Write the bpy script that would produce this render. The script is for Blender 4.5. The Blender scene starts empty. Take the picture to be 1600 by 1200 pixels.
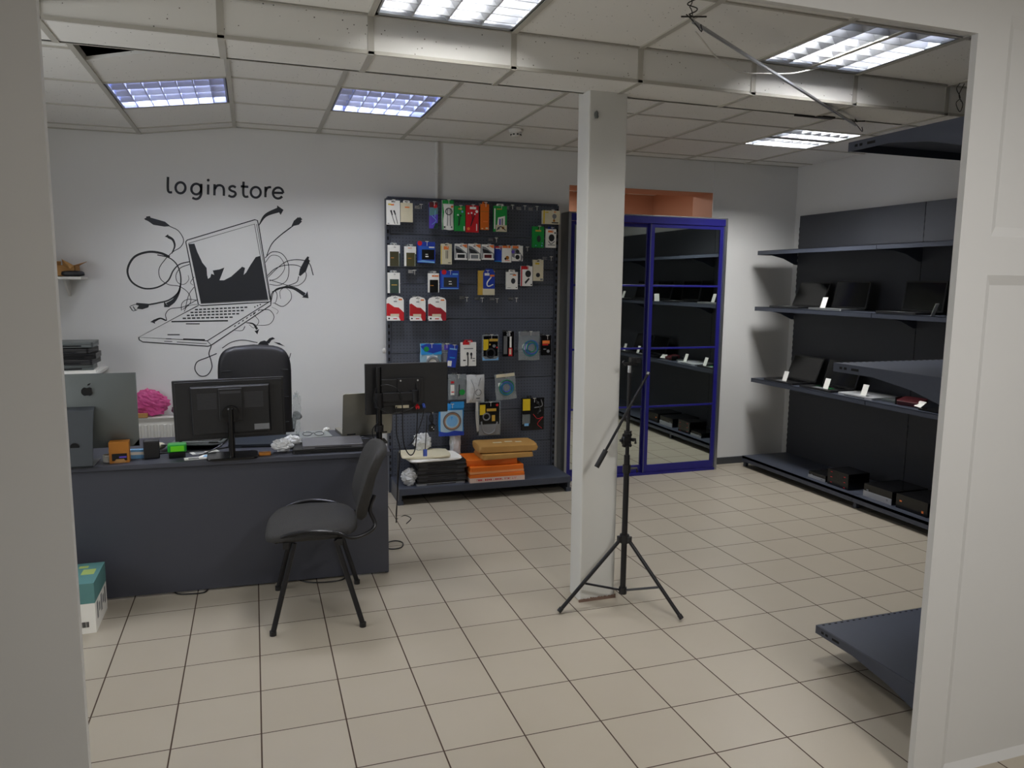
import bpy, bmesh, math, random
from mathutils import Matrix, Vector, noise
C = bpy.context.scene.collection
R = math.radians
random.seed(7)

# ---------------------------------------------------------------- camera, view, world
CAM = Vector((0.623, -2.679, 1.620)); FPX = 1181.6
YAW, PITCH, ROLL = 0.32912, -0.13382, 0.01086
_f = Vector((math.sin(YAW)*math.cos(PITCH), math.cos(YAW)*math.cos(PITCH), math.sin(PITCH)))
_r = Vector((math.cos(YAW), -math.sin(YAW), 0)); _u = _r.cross(_f)
RT = math.cos(ROLL)*_r + math.sin(ROLL)*_u; UP = -math.sin(ROLL)*_r + math.cos(ROLL)*_u; FW = _f
cd = bpy.data.cameras.new('camera'); cam = bpy.data.objects.new('camera', cd); C.objects.link(cam)
cd.sensor_width = 36.0; cd.lens = FPX/1600*36.0; cd.clip_start = 0.05
cam.matrix_world = Matrix(((RT.x, UP.x, -FW.x, CAM.x), (RT.y, UP.y, -FW.y, CAM.y), (RT.z, UP.z, -FW.z, CAM.z), (0, 0, 0, 1)))
S = bpy.context.scene; S.camera = cam
S.view_settings.view_transform = 'Standard'; S.view_settings.look = 'None'
S.view_settings.exposure = 0.1; S.view_settings.gamma = 1.0; S.view_settings.use_curve_mapping = False
S.cycles.use_denoising = True; S.cycles.max_bounces = 8; S.cycles.diffuse_bounces = 5; S.cycles.glossy_bounces = 4
S.cycles.transparent_max_bounces = 12; S.cycles.sample_clamp_indirect = 4.0; S.cycles.caustics_reflective = False
w = bpy.data.worlds.new('world'); S.world = w; w.use_nodes = True
w.node_tree.nodes['Background'].inputs[0].default_value = (0.5, 0.52, 0.56, 1); w.node_tree.nodes['Background'].inputs[1].default_value = 0.02

# where a line of sight meets a real plane of the room
def _ray(px, py): return FW + RT*((px-800)/FPX) - UP*((py-600)/FPX)
def on_y(px, py, Y): d = _ray(px, py); return CAM + d*((Y-CAM.y)/d.y)
def on_x(px, py, X): d = _ray(px, py); return CAM + d*((X-CAM.x)/d.x)
def on_z(px, py, Z=0.0): d = _ray(px, py); return CAM + d*((Z-CAM.z)/d.z)

FILL_POWER = 28.0      # power of the fill light added outside the left wall
# ---------------------------------------------------------------- materials
def srgb(c): return tuple(((v/255)/12.92 if v/255 <= .04045 else ((v/255+.055)/1.055)**2.4) for v in c)
MATS = {}
def mat(name, rgb, rough=.5, metal=0., spec=.5, var=.06, scale=18., bump=0., trans=0., alpha=1., emit=None, estr=0., coat=0.):
    if name in MATS: return MATS[name]
    m = bpy.data.materials.new(name); m.use_nodes = True; nt = m.node_tree; b = nt.nodes['Principled BSDF']
    c = srgb(rgb)
    tc = nt.nodes.new('ShaderNodeTexCoord'); no = nt.nodes.new('ShaderNodeTexNoise'); no.inputs['Scale'].default_value = scale; no.inputs['Detail'].default_value = 3
    nt.links.new(tc.outputs['Object'], no.inputs['Vector'])
    mx = nt.nodes.new('ShaderNodeMix'); mx.data_type = 'RGBA'
    mx.inputs[6].default_value = (*[v*(1-var) for v in c], 1); mx.inputs[7].default_value = (*[min(1, v*(1+var)) for v in c], 1)
    nt.links.new(no.outputs[0], mx.inputs[0]); nt.links.new(mx.outputs[2], b.inputs['Base Color'])
    b.inputs['Roughness'].default_value = rough; b.inputs['Metallic'].default_value = metal
    b.inputs['Specular IOR Level'].default_value = spec; b.inputs['Transmission Weight'].default_value = trans
    b.inputs['Alpha'].default_value = alpha; b.inputs['Coat Weight'].default_value = coat
    if bump:
        bn = nt.nodes.new('ShaderNodeBump'); bn.inputs['Strength'].default_value = bump; bn.inputs['Distance'].default_value = .01
        nt.links.new(no.outputs[0], bn.inputs['Height']); nt.links.new(bn.outputs[0], b.inputs['Normal'])
    if emit:
        b.inputs['Emission Color'].default_value = (*srgb(emit), 1); b.inputs['Emission Strength'].default_value = estr
    MATS[name] = m; return m

WALLP = mat('wall_paint', (226, 226, 225), .75, var=.025, scale=2.2, bump=.05, spec=.3)
TRIMP = mat('white_gloss_paint', (200, 200, 199), .42, var=.03, scale=1.6, bump=.03)
PEACH = mat('peach_paint', (196, 150, 124), .7, var=.04, scale=3)
SLATE = mat('slate_metal', (68, 73, 86), .42, .15, var=.05, scale=30)
SLATE_D = mat('slate_metal_back', (60, 62, 68), .55, .1, var=.05, scale=30)
HOLE = mat('punched_hole', (14, 14, 16), .9, var=0)
BLK = mat('black_plastic', (26, 26, 28), .42, var=.08)
BLKG = mat('black_gloss', (14, 14, 16), .18, var=.05)
BLKM = mat('black_metal_tube', (34, 34, 37), .33, .35, var=.05)
BLKF = mat('black_fabric', (48, 47, 46), .9, var=.18, scale=160, bump=.25)
LEATH = mat('black_leather', (30, 30, 34), .48, var=.12, scale=60, bump=.08)
DESK = mat('dark_grey_laminate', (64, 66, 76), .5, var=.04, scale=8)
ALU = mat('aluminium', (176, 178, 180), .32, .9, var=.03)
ALUD = mat('dark_aluminium', (112, 118, 118), .38, .55, var=.03)
CHROME = mat('chrome_wire', (190, 192, 195), .2, .95, var=.02)
BLUE = mat('blue_enamel', (34, 32, 120), .35, var=.05, scale=12)
WHITE = mat('white_card', (246, 245, 240), .6, var=.03)
WHITEP = mat('white_plastic', (222, 220, 214), .4, var=.03)
CARD = mat('kraft_cardboard', (184, 138, 82), .8, var=.1, scale=40)
KRAFT = mat('kraft_envelope', (186, 142, 78), .6, var=.1, scale=14, bump=.2)
ORNG = mat('orange_card', (222, 110, 22), .55, var=.08, scale=12)
TAPE = mat('printed_tape', (226, 200, 188), .4, var=.08, scale=80)
CLEAR = mat('clear_film', (205, 215, 218), .18, var=.1, scale=30, alpha=.26, bump=.5)
CRUMP = mat('white_poly_bag', (214, 216, 218), .35, var=.14, scale=34, bump=.6)
SCREEN = mat('dark_screen', (10, 11, 13), .14, var=.02)
MIRROR = mat('mirror_glass', (222, 230, 226), .015, 1.0, var=.0)
VINYL = mat('black_vinyl', (30, 33, 38), .45, var=.04)
def flat(n, c, r=.5): return mat(n, c, r, var=.05, scale=40)
RED = flat('red_card', (205, 22, 34)); GREEN = flat('green_card', (20, 150, 62)); YEL = flat('yellow_card', (228, 196, 30)); DBLUE = flat('deep_blue_card', (28, 60, 168))
SKY = flat('sky_blue_film', (44, 150, 224), .3); ORA = flat('orange_print', (240, 130, 60)); BEIGE = flat('cream_card', (222, 214, 186)); GREY = flat('grey_card', (128, 130, 134))
DGRN = flat('dark_green_glass', (42, 66, 56), .25); OLIV = flat('olive_glass', (62, 60, 34), .25); LIME = flat('lime_plastic', (110, 225, 30), .3); PURP = flat('purple_card', (96, 74, 190))
TEAL = flat('teal_card', (92, 140, 140)); GOLD = flat('gold_card', (206, 168, 70)); INK = flat('print_ink', (36, 38, 42)); LBL = flat('light_blue_print', (120, 178, 226)); PINK = mat('pink_film', (218, 84, 150), .35, var=.2, scale=30, bump=.6, alpha=.8)
BROWN = flat('brown_card', (176, 112, 34)); CGRN = flat('green_cable', (30, 130, 96), .35); CBLU = flat('blue_cable', (70, 96, 190), .35); DRED = flat('dark_red_print', (92, 20, 24))

def floor_material():
    m = bpy.data.materials.new('floor_tiles'); m.use_nodes = True; nt = m.node_tree; N = nt.nodes; L = nt.links; b = N['Principled BSDF']
    tc = N.new('ShaderNodeTexCoord'); sp = N.new('ShaderNodeSeparateXYZ'); L.new(tc.outputs['Object'], sp.inputs[0])
    def mth(op, a, bb=None):
        n = N.new('ShaderNodeMath'); n.operation = op
        for i, v in enumerate((a, bb)):
            if v is None: continue
            if isinstance(v, (int, float)): n.inputs[i].default_value = v
            else: L.new(v, n.inputs[i])
        return n.outputs[0]
    ds, cells = [], []
    for ax, hw in ((0, .0021), (1, .0017)):
        q = mth('DIVIDE', sp.outputs[ax], .3); fr = mth('FRACT', q); d = mth('MINIMUM', fr, mth('SUBTRACT', 1.0, fr))
        ds.append(mth('SUBTRACT', mth('MULTIPLY', d, .3), hw)); cells.append(mth('FLOOR', q))
    dist = mth('MINIMUM', ds[0], ds[1]); mask = mth('MULTIPLY', dist, 900.0); 
    cl = N.new('ShaderNodeClamp'); L.new(mask, cl.inputs[0])
    cmb = N.new('ShaderNodeCombineXYZ'); L.new(cells[0], cmb.inputs[0]); L.new(cells[1], cmb.inputs[1])
    wn = N.new('ShaderNodeTexWhiteNoise'); wn.noise_dimensions = '2D'; L.new(cmb.outputs[0], wn.inputs['Vector'])
    no = N.new('ShaderNodeTexNoise'); no.inputs['Scale'].default_value = 5; no.inputs['Detail'].default_value = 5; L.new(tc.outputs['Object'], no.inputs['Vector'])
    tile = N.new('ShaderNodeMix'); tile.data_type = 'RGBA'; tile.inputs[6].default_value = (*srgb((166, 157, 142)), 1); tile.inputs[7].default_value = (*srgb((175, 167, 152)), 1)
    av = mth('ADD', mth('MULTIPLY', wn.outputs[0], .45), mth('MULTIPLY', no.outputs[0], .55)); L.new(av, tile.inputs[0])
    mx = N.new('ShaderNodeMix'); mx.data_type = 'RGBA'; mx.inputs[6].default_value = (*srgb((62, 44, 34)), 1); L.new(tile.outputs[2], mx.inputs[7]); L.new(cl.outputs[0], mx.inputs[0])
    L.new(mx.outputs[2], b.inputs['Base Color'])
    ro = N.new('ShaderNodeMapRange'); L.new(cl.outputs[0], ro.inputs[0]); ro.inputs[3].default_value = .85; ro.inputs[4].default_value = .36; L.new(ro.outputs[0], b.inputs['Roughness'])
    bn = N.new('ShaderNodeBump'); bn.inputs['Distance'].default_value = .0015; bn.inputs['Strength'].default_value = .6; L.new(cl.outputs[0], bn.inputs['Height']); L.new(bn.outputs[0], b.inputs['Normal'])
    return m
def tile_material():
    m = bpy.data.materials.new('mineral_fibre_tile'); m.use_nodes = True; nt = m.node_tree; N = nt.nodes; L = nt.links; b = N['Principled BSDF']
    tc = N.new('ShaderNodeTexCoord'); v = N.new('ShaderNodeTexVoronoi'); v.inputs['Scale'].default_value = 42; L.new(tc.outputs['Object'], v.inputs['Vector'])
    wn = N.new('ShaderNodeTexNoise'); wn.inputs['Scale'].default_value = 60; L.new(tc.outputs['Object'], wn.inputs['Vector'])
    lt = N.new('ShaderNodeMath'); lt.operation = 'LESS_THAN'; L.new(v.outputs['Distance'], lt.inputs[0]); lt.inputs[1].default_value = .11
    g = N.new('ShaderNodeMath'); g.operation = 'GREATER_THAN'; L.new(wn.outputs[0], g.inputs[0]); g.inputs[1].default_value = .5
    mu = N.new('ShaderNodeMath'); mu.operation = 'MULTIPLY'; L.new(lt.outputs[0], mu.inputs[0]); L.new(g.outputs[0], mu.inputs[1])
    mx = N.new('ShaderNodeMix'); mx.data_type = 'RGBA'; mx.inputs[6].default_value = (*srgb((236, 235, 231)), 1); mx.inputs[7].default_value = (*srgb((110, 106, 98)), 1)
    L.new(mu.outputs[0], mx.inputs[0]); L.new(mx.outputs[2], b.inputs['Base Color']); b.inputs['Roughness'].default_value = .9
    return m
FLOORM = floor_material(); TILEM = tile_material()
TEEM = mat('tee_rail_paint', (186, 183, 174), .5, var=.02)

# ---------------------------------------------------------------- mesh builder
class MB:
    def __init__(s, T=None): s.v = []; s.f = []; s.m = []; s.T = T or Matrix.Identity(4)
    def add(s, vs, fs, m=0):
        o = len(s.v); s.v += [s.T @ Vector(p) for p in vs]; s.f += [tuple(o+i for i in f) for f in fs]; s.m += [m]*len(fs); return s
    def box(s, x0, x1, y0, y1, z0, z1, m=0):
        vs = [(x, y, z) for x in (x0, x1) for y in (y0, y1) for z in (z0, z1)]
        return s.add(vs, [(0, 1, 3, 2), (4, 6, 7, 5), (0, 4, 5, 1), (2, 3, 7, 6), (0, 2, 6, 4), (1, 5, 7, 3)], m)
    def hexa(s, vs, m=0):   # bottom four then top four, same order
        return s.add(vs, [(3, 2, 1, 0), (4, 5, 6, 7), (0, 1, 5, 4), (1, 2, 6, 5), (2, 3, 7, 6), (3, 0, 4, 7)], m)
    def prism(s, poly, ax, a, b, m=0):
        def P(u, v, t): return {'x': (t, u, v), 'y': (u, t, v), 'z': (u, v, t)}[ax]
        n = len(poly); vs = [P(u, v, a) for u, v in poly]+[P(u, v, b) for u, v in poly]
        return s.add(vs, [tuple(range(n))[::-1], tuple(range(n, 2*n))]+[(i, (i+1) % n, n+(i+1) % n, n+i) for i in range(n)], m)
    def tube(s, pts, r, m=0, n=8, closed=False, rs=None, flat=None):
        pts = [Vector(p) for p in pts]; k = len(pts); rings = []; up = None
        for i, p in enumerate(pts):
            a = pts[(i-1) % k] if (closed or i) else p; b = pts[(i+1) % k] if (closed or i < k-1) else p
            t = (b-a).normalized() if (b-a).length > 1e-9 else Vector((0, 0, 1))
            if up is None: up = Vector((0, 0, 1)) if abs(t.z) < .9 else Vector((1, 0, 0))
            u = (up-t*up.dot(t)); u = u.normalized() if u.length > 1e-6 else t.orthogonal().normalized(); w_ = t.cross(u); up = u
            rr = rs[i] if rs else r; fl = flat or 1.
            rings.append([p+u*(rr*fl*math.cos(2*math.pi*j/n))+w_*(rr*math.sin(2*math.pi*j/n)) for j in range(n)])
        vs = [q for rg in rings for q in rg]; fs = []
        for i in range(k if closed else k-1):
            o, q = i*n, ((i+1) % k)*n
            fs += [(o+j, o+(j+1) % n, q+(j+1) % n, q+j) for j in range(n)]
        if not closed: fs += [tuple(range(n))[::-1], tuple(range((k-1)*n, k*n))]
        return s.add(vs, fs, m)
    def cyl(s, p0, p1, r, m=0, n=16, r2=None): return s.tube([p0, p1], r, m, n, rs=[r, r if r2 is None else r2])
    def lathe(s, prof, c=(0, 0, 0), n=20, m=0):
        vs = [(c[0]+r*math.cos(2*math.pi*j/n), c[1]+r*math.sin(2*math.pi*j/n), c[2]+z) for r, z in prof for j in range(n)]
        fs = [(i*n+j, i*n+(j+1) % n, (i+1)*n+(j+1) % n, (i+1)*n+j) for i in range(len(prof)-1) for j in range(n)]
        fs += [tuple(range(n))[::-1], tuple(range((len(prof)-1)*n, len(prof)*n))]
        return s.add(vs, fs, m)
    def blob(s, c, rx, ry, rz, m=0, n=18, k=10, jit=0., seed=1, sq=1.):
        rd = random.Random(seed); vs = []; sg = lambda v: math.copysign(abs(v)**sq, v)
        for i in range(k+1):
            a = math.pi*i/k
            for j in range(n):
                b = 2*math.pi*j/n; q = 1.
                if jit:
                    d_ = Vector((math.sin(a)*math.cos(b), math.sin(a)*math.sin(b), math.cos(a)))
                    q += jit*(1.1*noise.noise(d_*1.6+Vector((seed*3.1, 0, 0)))+.8*(abs(noise.noise(d_*4+Vector((0, seed*2.7, 0))))*2-.5)+.45*(abs(noise.noise(d_*9+Vector((0, 0, seed))))*2-.4))
                vs.append((c[0]+rx*q*sg(math.sin(a))*sg(math.cos(b)), c[1]+ry*q*sg(math.sin(a))*sg(math.sin(b)), c[2]+rz*q*sg(math.cos(a))))
        fs = [(i*n+j, i*n+(j+1) % n, (i+1)*n+(j+1) % n, (i+1)*n+j) for i in range(k) for j in range(n)]
        return s.add(vs, fs, m)
    def build(s, name, mats, parent=None, smooth=False, bevel=0., seg=2, sub=0, angle=35):
        me = bpy.data.meshes.new(name); me.from_pydata(s.v, [], s.f)
        mats = mats if isinstance(mats, (list, tuple)) else [mats]
        for mm in mats: me.materials.append(mm)
        for p, mi in zip(me.polygons, s.m): p.material_index = mi
        bm = bmesh.new(); bm.from_mesh(me); bmesh.ops.remove_doubles(bm, verts=bm.verts, dist=1e-6); bmesh.ops.recalc_face_normals(bm, faces=bm.faces); bm.to_mesh(me); bm.free()
        o = bpy.data.objects.new(name, me); C.objects.link(o)
        if parent: o.parent = parent
        if smooth:
            for p in me.polygons: p.use_smooth = True
            me.set_sharp_from_angle(angle=R(angle))
        if bevel:
            b = o.modifiers.new('b', 'BEVEL'); b.width = bevel; b.segments = seg; b.limit_method = 'ANGLE'; b.angle_limit = R(40)
        if sub:
            q = o.modifiers.new('s', 'SUBSURF'); q.levels = sub; q.render_levels = sub
        return o
def smooth_path(pts, k=6, closed=False):
    P = [Vector(p) for p in pts]; n = len(P); out = []
    for i in range(n if closed else n-1):
        a = P[(i-1) % n] if closed or i else P[0]*2-P[1]; b, c = P[i], P[(i+1) % n]; d = P[(i+2) % n] if closed or i < n-2 else P[-1]*2-P[-2]
        for j in range(k):
            t = j/k; out.append(.5*((2*b)+(c-a)*t+(2*a-5*b+4*c-d)*t*t+(3*b-a-3*c+d)*t**3))
    if not closed: out.append(P[-1])
    return out
def tag(o, label, cat, group=None):
    o['label'] = label; o['category'] = cat
    if group: o['group'] = group
    return o
def thing(name, label, cat, loc=(0, 0, 0), rz=0., group=None):
    o = bpy.data.objects.new(name, None); C.objects.link(o); o.location = loc; o.rotation_euler = (0, 0, rz); o.empty_display_size = .1
    return tag(o, label, cat, group)
def struct(o): o['kind'] = 'structure'; return o
def copy_tree(o, parent=None):
    c = o.copy(); C.objects.link(c)
    if parent: c.parent = parent
    for ch in [x for x in bpy.data.objects if x.parent == o]: copy_tree(ch, c)
    return c
# ================================================================ SETTING
YB, XR, XL, YF = 3.08, 5.27, -1.5, -.92          # back, right, left walls, partition
def wbox(name, mats, *bs, bevel=0):
    m = MB()
    for b in bs: m.box(*b[:6], m=b[6] if len(b) > 6 else 0)
    return struct(m.build(name, mats, bevel=bevel))
wbox('floor', FLOORM, (-1.6, 6.2, -4.3, 6.0, -.05, 0))
NX0, NX1, NZ = 3.06, 4.40, 2.40                  # opening behind the mirror doors
wbox('wall_back', [WALLP, PEACH], (-1.6, NX0, YB, YB+.30, 0, 3.0), (NX1, 4.46, YB-.006, YB+.30, 0, 3.0), (4.46, 5.4, YB, YB+.30, 0, 3.0), (NX0, NX1, YB, YB+.30, NZ, 3.0),
     (NX0-.012, NX0+.002, YB+.004, YB+.31, 0, NZ+.012, 1), (NX1-.002, NX1+.02, YB+.004, YB+.31, 0, NZ+.012, 1), (NX0, NX1, YB+.004, YB+.31, NZ-.002, NZ+.02, 1))
wbox('wall_right', WALLP, (XR, XR+.12, -4.2, YB, 0, 3.0))
WY0, WY1, WZ0, WZ1 = -.55, 1.05, .85, 2.15       # unseen window added to the left wall to let fill light in
wbox('wall_left', WALLP, (XL-.2, XL, -4.2, WY0, 0, 3.0), (XL-.2, XL, WY1, YB, 0, 3.0), (XL-.2, XL, WY0, WY1, 0, WZ0), (XL-.2, XL, WY0, WY1, WZ1, 3.0))
wbox('window_added', WHITEP, (XL-.14, XL-.08, WY0, WY0+.06, WZ0, WZ1), (XL-.14, XL-.08, WY1-.06, WY1, WZ0, WZ1), (XL-.14, XL-.08, WY0+.06, WY1-.06, WZ0, WZ0+.06), (XL-.14, XL-.08, WY0+.06, WY1-.06, WZ1-.06, WZ1), (XL-.14, XL-.08, .22, .28, WZ0+.06, WZ1-.06), bevel=.004)  # frame of the added window, out of view
_d = bpy.data.lights.new('window_fill', 'AREA'); _d.shape = 'RECTANGLE'; _d.size = 1.3; _d.size_y = 1.6; _d.energy = FILL_POWER; _d.color = (.96, .98, 1)  # added fill light that lifts the dim upper walls
_o = bpy.data.objects.new('window_fill', _d); C.objects.link(_o); _o.location = (XL-.22, .25, 1.5); _o.rotation_euler = (0, R(-90), 0)
# the room seen above the mirror doors
wbox('wall_backroom', PEACH, (1.6, 6.0, 5.2, 5.3, 0, 3.0), (5.0, 5.1, YB+.3, 5.2, 0, 3.0), (1.5, 1.6, YB+.3, 5.2, 0, 3.0))
m = MB(); m.box(1.6, 5.0, YB+.3, 5.2, 2.62, 2.66)
for i in range(6): m.box(1.6+i*.6, 1.625+i*.6, YB+.3, 5.2, 2.612, 2.62, 1)
for i in range(4): m.box(1.6, 5.0, 3.5+i*.6, 3.52+i*.6, 2.612, 2.62, 1)
struct(m.build('ceiling_backroom', [TILEM, TEEM]))
m = MB(); m.cyl((4.05, 5.15, 0), (4.05, 5.15, 2.62), .02, n=10); struct(m.build('trim_4', [BEIGE], smooth=True))
# partition with the wide opening the view looks through; recessed panels on its right
PT = .022
def partition():
    m = MB(); y0, y1 = YF-PT, YF
    m.box(XL, .25, y0, y1, 0, 3.0)                       # left of the opening
    m.box(.25, 2.62, y0, y1, 2.343, 3.0)                 # header
    st, x2 = 2.742, 3.36                                 # stile, panel field
    m.box(2.62, st, y0, y1, 0, 3.0); m.box(x2, XR, y0, y1, 0, 3.0)
    for z0, z1 in ((1.657, 1.773), (2.406, 3.0)): m.box(st, x2, y0, y1, z0, z1)
    for z0, z1 in ((.0, 1.657), (1.773, 2.406)):        # chamfered edge and sunk field
        a, b, q = y0, y0+.014, .03
        m.add([(st, a, z0), (x2, a, z0), (x2, a, z1), (st, a, z1), (st+q, b, z0+q), (x2-q, b, z0+q), (x2-q, b, z1-q), (st+q, b, z1-q)],
              [(0, 1, 5, 4), (1, 2, 6, 5), (2, 3, 7, 6), (3, 0, 4, 7), (4, 5, 6, 7)])
        m.box(st, x2, b+.001, y1, z0, z1)
    return struct(m.build('wall_front', TRIMP))
partition()
wbox('wall_behind', WALLP, (XL, XR, -4.3, -4.2, 0, 3.0))
wbox('baseboard_back', mat('dark_skirting', (66, 68, 72), .5), (4.47, XR, YB-.014, YB, 0, .06), (2.98, 3.0, YB-.014, YB, 0, .06))
wbox('baseboard_right', MATS['dark_skirting'], (XR-.014, XR, -.9, YB-.014, 0, .06))

# suspended ceiling: tiles in a tee grid, sagging towards the left
GX = [-1.5, -.66, -.06, .54, 1.10, 1.70, 2.30, 2.90, 3.50, 4.10, 4.70, XR]
BZ, BY0, BY1 = 2.515, .50, .775                          # downstand beam clad with tiles
def cz(x): return 2.66 if x >= .54 else (2.575 if x <= -.06 else 2.575+.085*(x+.06)/.6)
def sag(x, t=0.):
    return cz(x)+t
GY_N, GY_R = [-.92, -.71, -.11, .49], [.77, 1.09, 1.69, 2.29, 2.89, YB]
LAMPS = {(4, -.11): 'near', (7, -.11): 'right', (4, 1.69): 'rearA', (2, 1.69): 'tilt', (9, 1.69): 'rearB'}
def ceiling():
    m = MB(); g = MB(); q = .0125
    for i in range(len(GX)-1):
        x0, x1 = GX[i], GX[i+1]
        for GY in (GY_N, GY_R):
            for j in range(len(GY)-1):
                y0, y1 = GY[j], GY[j+1]
                if (i, y0) in LAMPS or (i == 2 and y0 == .77): continue
                ya, yb = y0, y0
                if i == 2 and y0 == 1.09: ya, yb = 1.275, 1.10       # slipped tile leaves a dark wedge
                a, b = x0+q*.6, x1-q*.6
                vs = [(a, ya+q*.6, cz(a)), (b, yb+q*.6, cz(b)), (b, y1-q*.6, cz(b)), (a, y1-q*.6, cz(a))]
                m.hexa([(x, y, z+.004) for x, y, z in vs]+[(x, y, z+.02) for x, y, z in vs])
        # beam cladding
        a, b = x0+q*.5, x1-q*.5
        m.hexa([(a, BY0, BZ), (b, BY0, BZ), (b, BY0+.015, BZ), (a, BY0+.015, BZ), (a, BY0, cz(a)+.01), (b, BY0, cz(b)+.01), (b, BY0+.015, cz(b)+.01), (a, BY0+.015, cz(a)+.01)])
        m.box(a, b, BY0+.017, BY1, BZ, BZ+.015)
        m.hexa([(a, BY1-.015, BZ), (b, BY1-.015, BZ), (b, BY1, BZ), (a, BY1, BZ), (a, BY1-.015, cz(a)+.2), (b, BY1-.015, cz(b)+.2), (b, BY1, cz(b)+.2), (a, BY1, cz(a)+.2)])
    ce = struct(m.build('ceiling', TILEM))
    for i, x in enumerate(GX[1:-1]):                     # main tees (along the view)
        for y0, y1 in ((YF, .50), (.77, YB)): g.box(x-q, x+q, y0, y1, cz(x)-.003, cz(x)+.03)
        g.box(x-q, x+q, BY0-.004, BY0+.01, BZ, cz(x)); g.box(x-q, x+q, BY0-.004, BY1, BZ-.004, BZ+.01)
    for i in range(len(GX)-1):                           # cross tees
        a, b = GX[i]+q, GX[i+1]-q
        for y in (-.71, -.11, 1.09, 1.69, 2.29, 2.89, YB-.01):
            if i == 2 and y == 1.09: continue
            h = q*.55
            g.hexa([(a, y-h, cz(a)-.002), (b, y-h, cz(b)-.002), (b, y+h, cz(b)-.002), (a, y+h, cz(a)-.002), (a, y-h, cz(a)+.03), (b, y-h, cz(b)+.03), (b, y+h, cz(b)+.03), (a, y+h, cz(a)+.03)])
        h = .004
        for y, z in ((.492, None), (BY0-.003, BZ), (BY1+.001, BZ)):
            za, zb = (cz(a), cz(b)) if z is None else (z, z)
            g.hexa([(a, y-h, za-.002), (b, y-h, zb-.002), (b, y+h, zb-.002), (a, y+h, za-.002), (a, y-h, za+.012), (b, y-h, zb+.012), (b, y+h, zb+.012), (a, y+h, za+.012)])
    t = g.build('tee_grid', TEEM, ce)
    wbox('ceiling_deck', mat('dark_void', (40, 38, 36), .9), (-1.6, 5.4, -4.3, YB+.3, 3.0, 3.06))
    wbox('ceiling_front', TILEM, (XL, XR, -4.2, YF-PT, 2.64, 2.67))
    return ce
ceiling()
# square column under the beam
m = MB(); m.hexa([(2.156, .70, 0), (2.350, .70, 0), (2.350, .832, 0), (2.156, .832, 0), (2.144, .70, 2.95), (2.345, .70, 2.95), (2.345, .832, 2.95), (2.144, .832, 2.95)])
col = struct(m.build('column', mat('column_paint', (212, 212, 208), .6, var=.05, scale=5, bump=.08), bevel=.006))
m = MB(); rd = random.Random(3)
for k in range(16):
    x = 2.150+k*.0128; m.hexa([(x, .692, 0), (x+.0128, .692, 0), (x+.0128, .70, 0), (x, .70, 0), (x, .694, .008+.014*rd.random()), (x+.0128, .694, .008+.014*rd.random()), (x+.0128, .7, .012), (x, .7, .012)])
m.build('chipped_plaster', flat('old_plaster', (120, 96, 84), .9), col)
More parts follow.
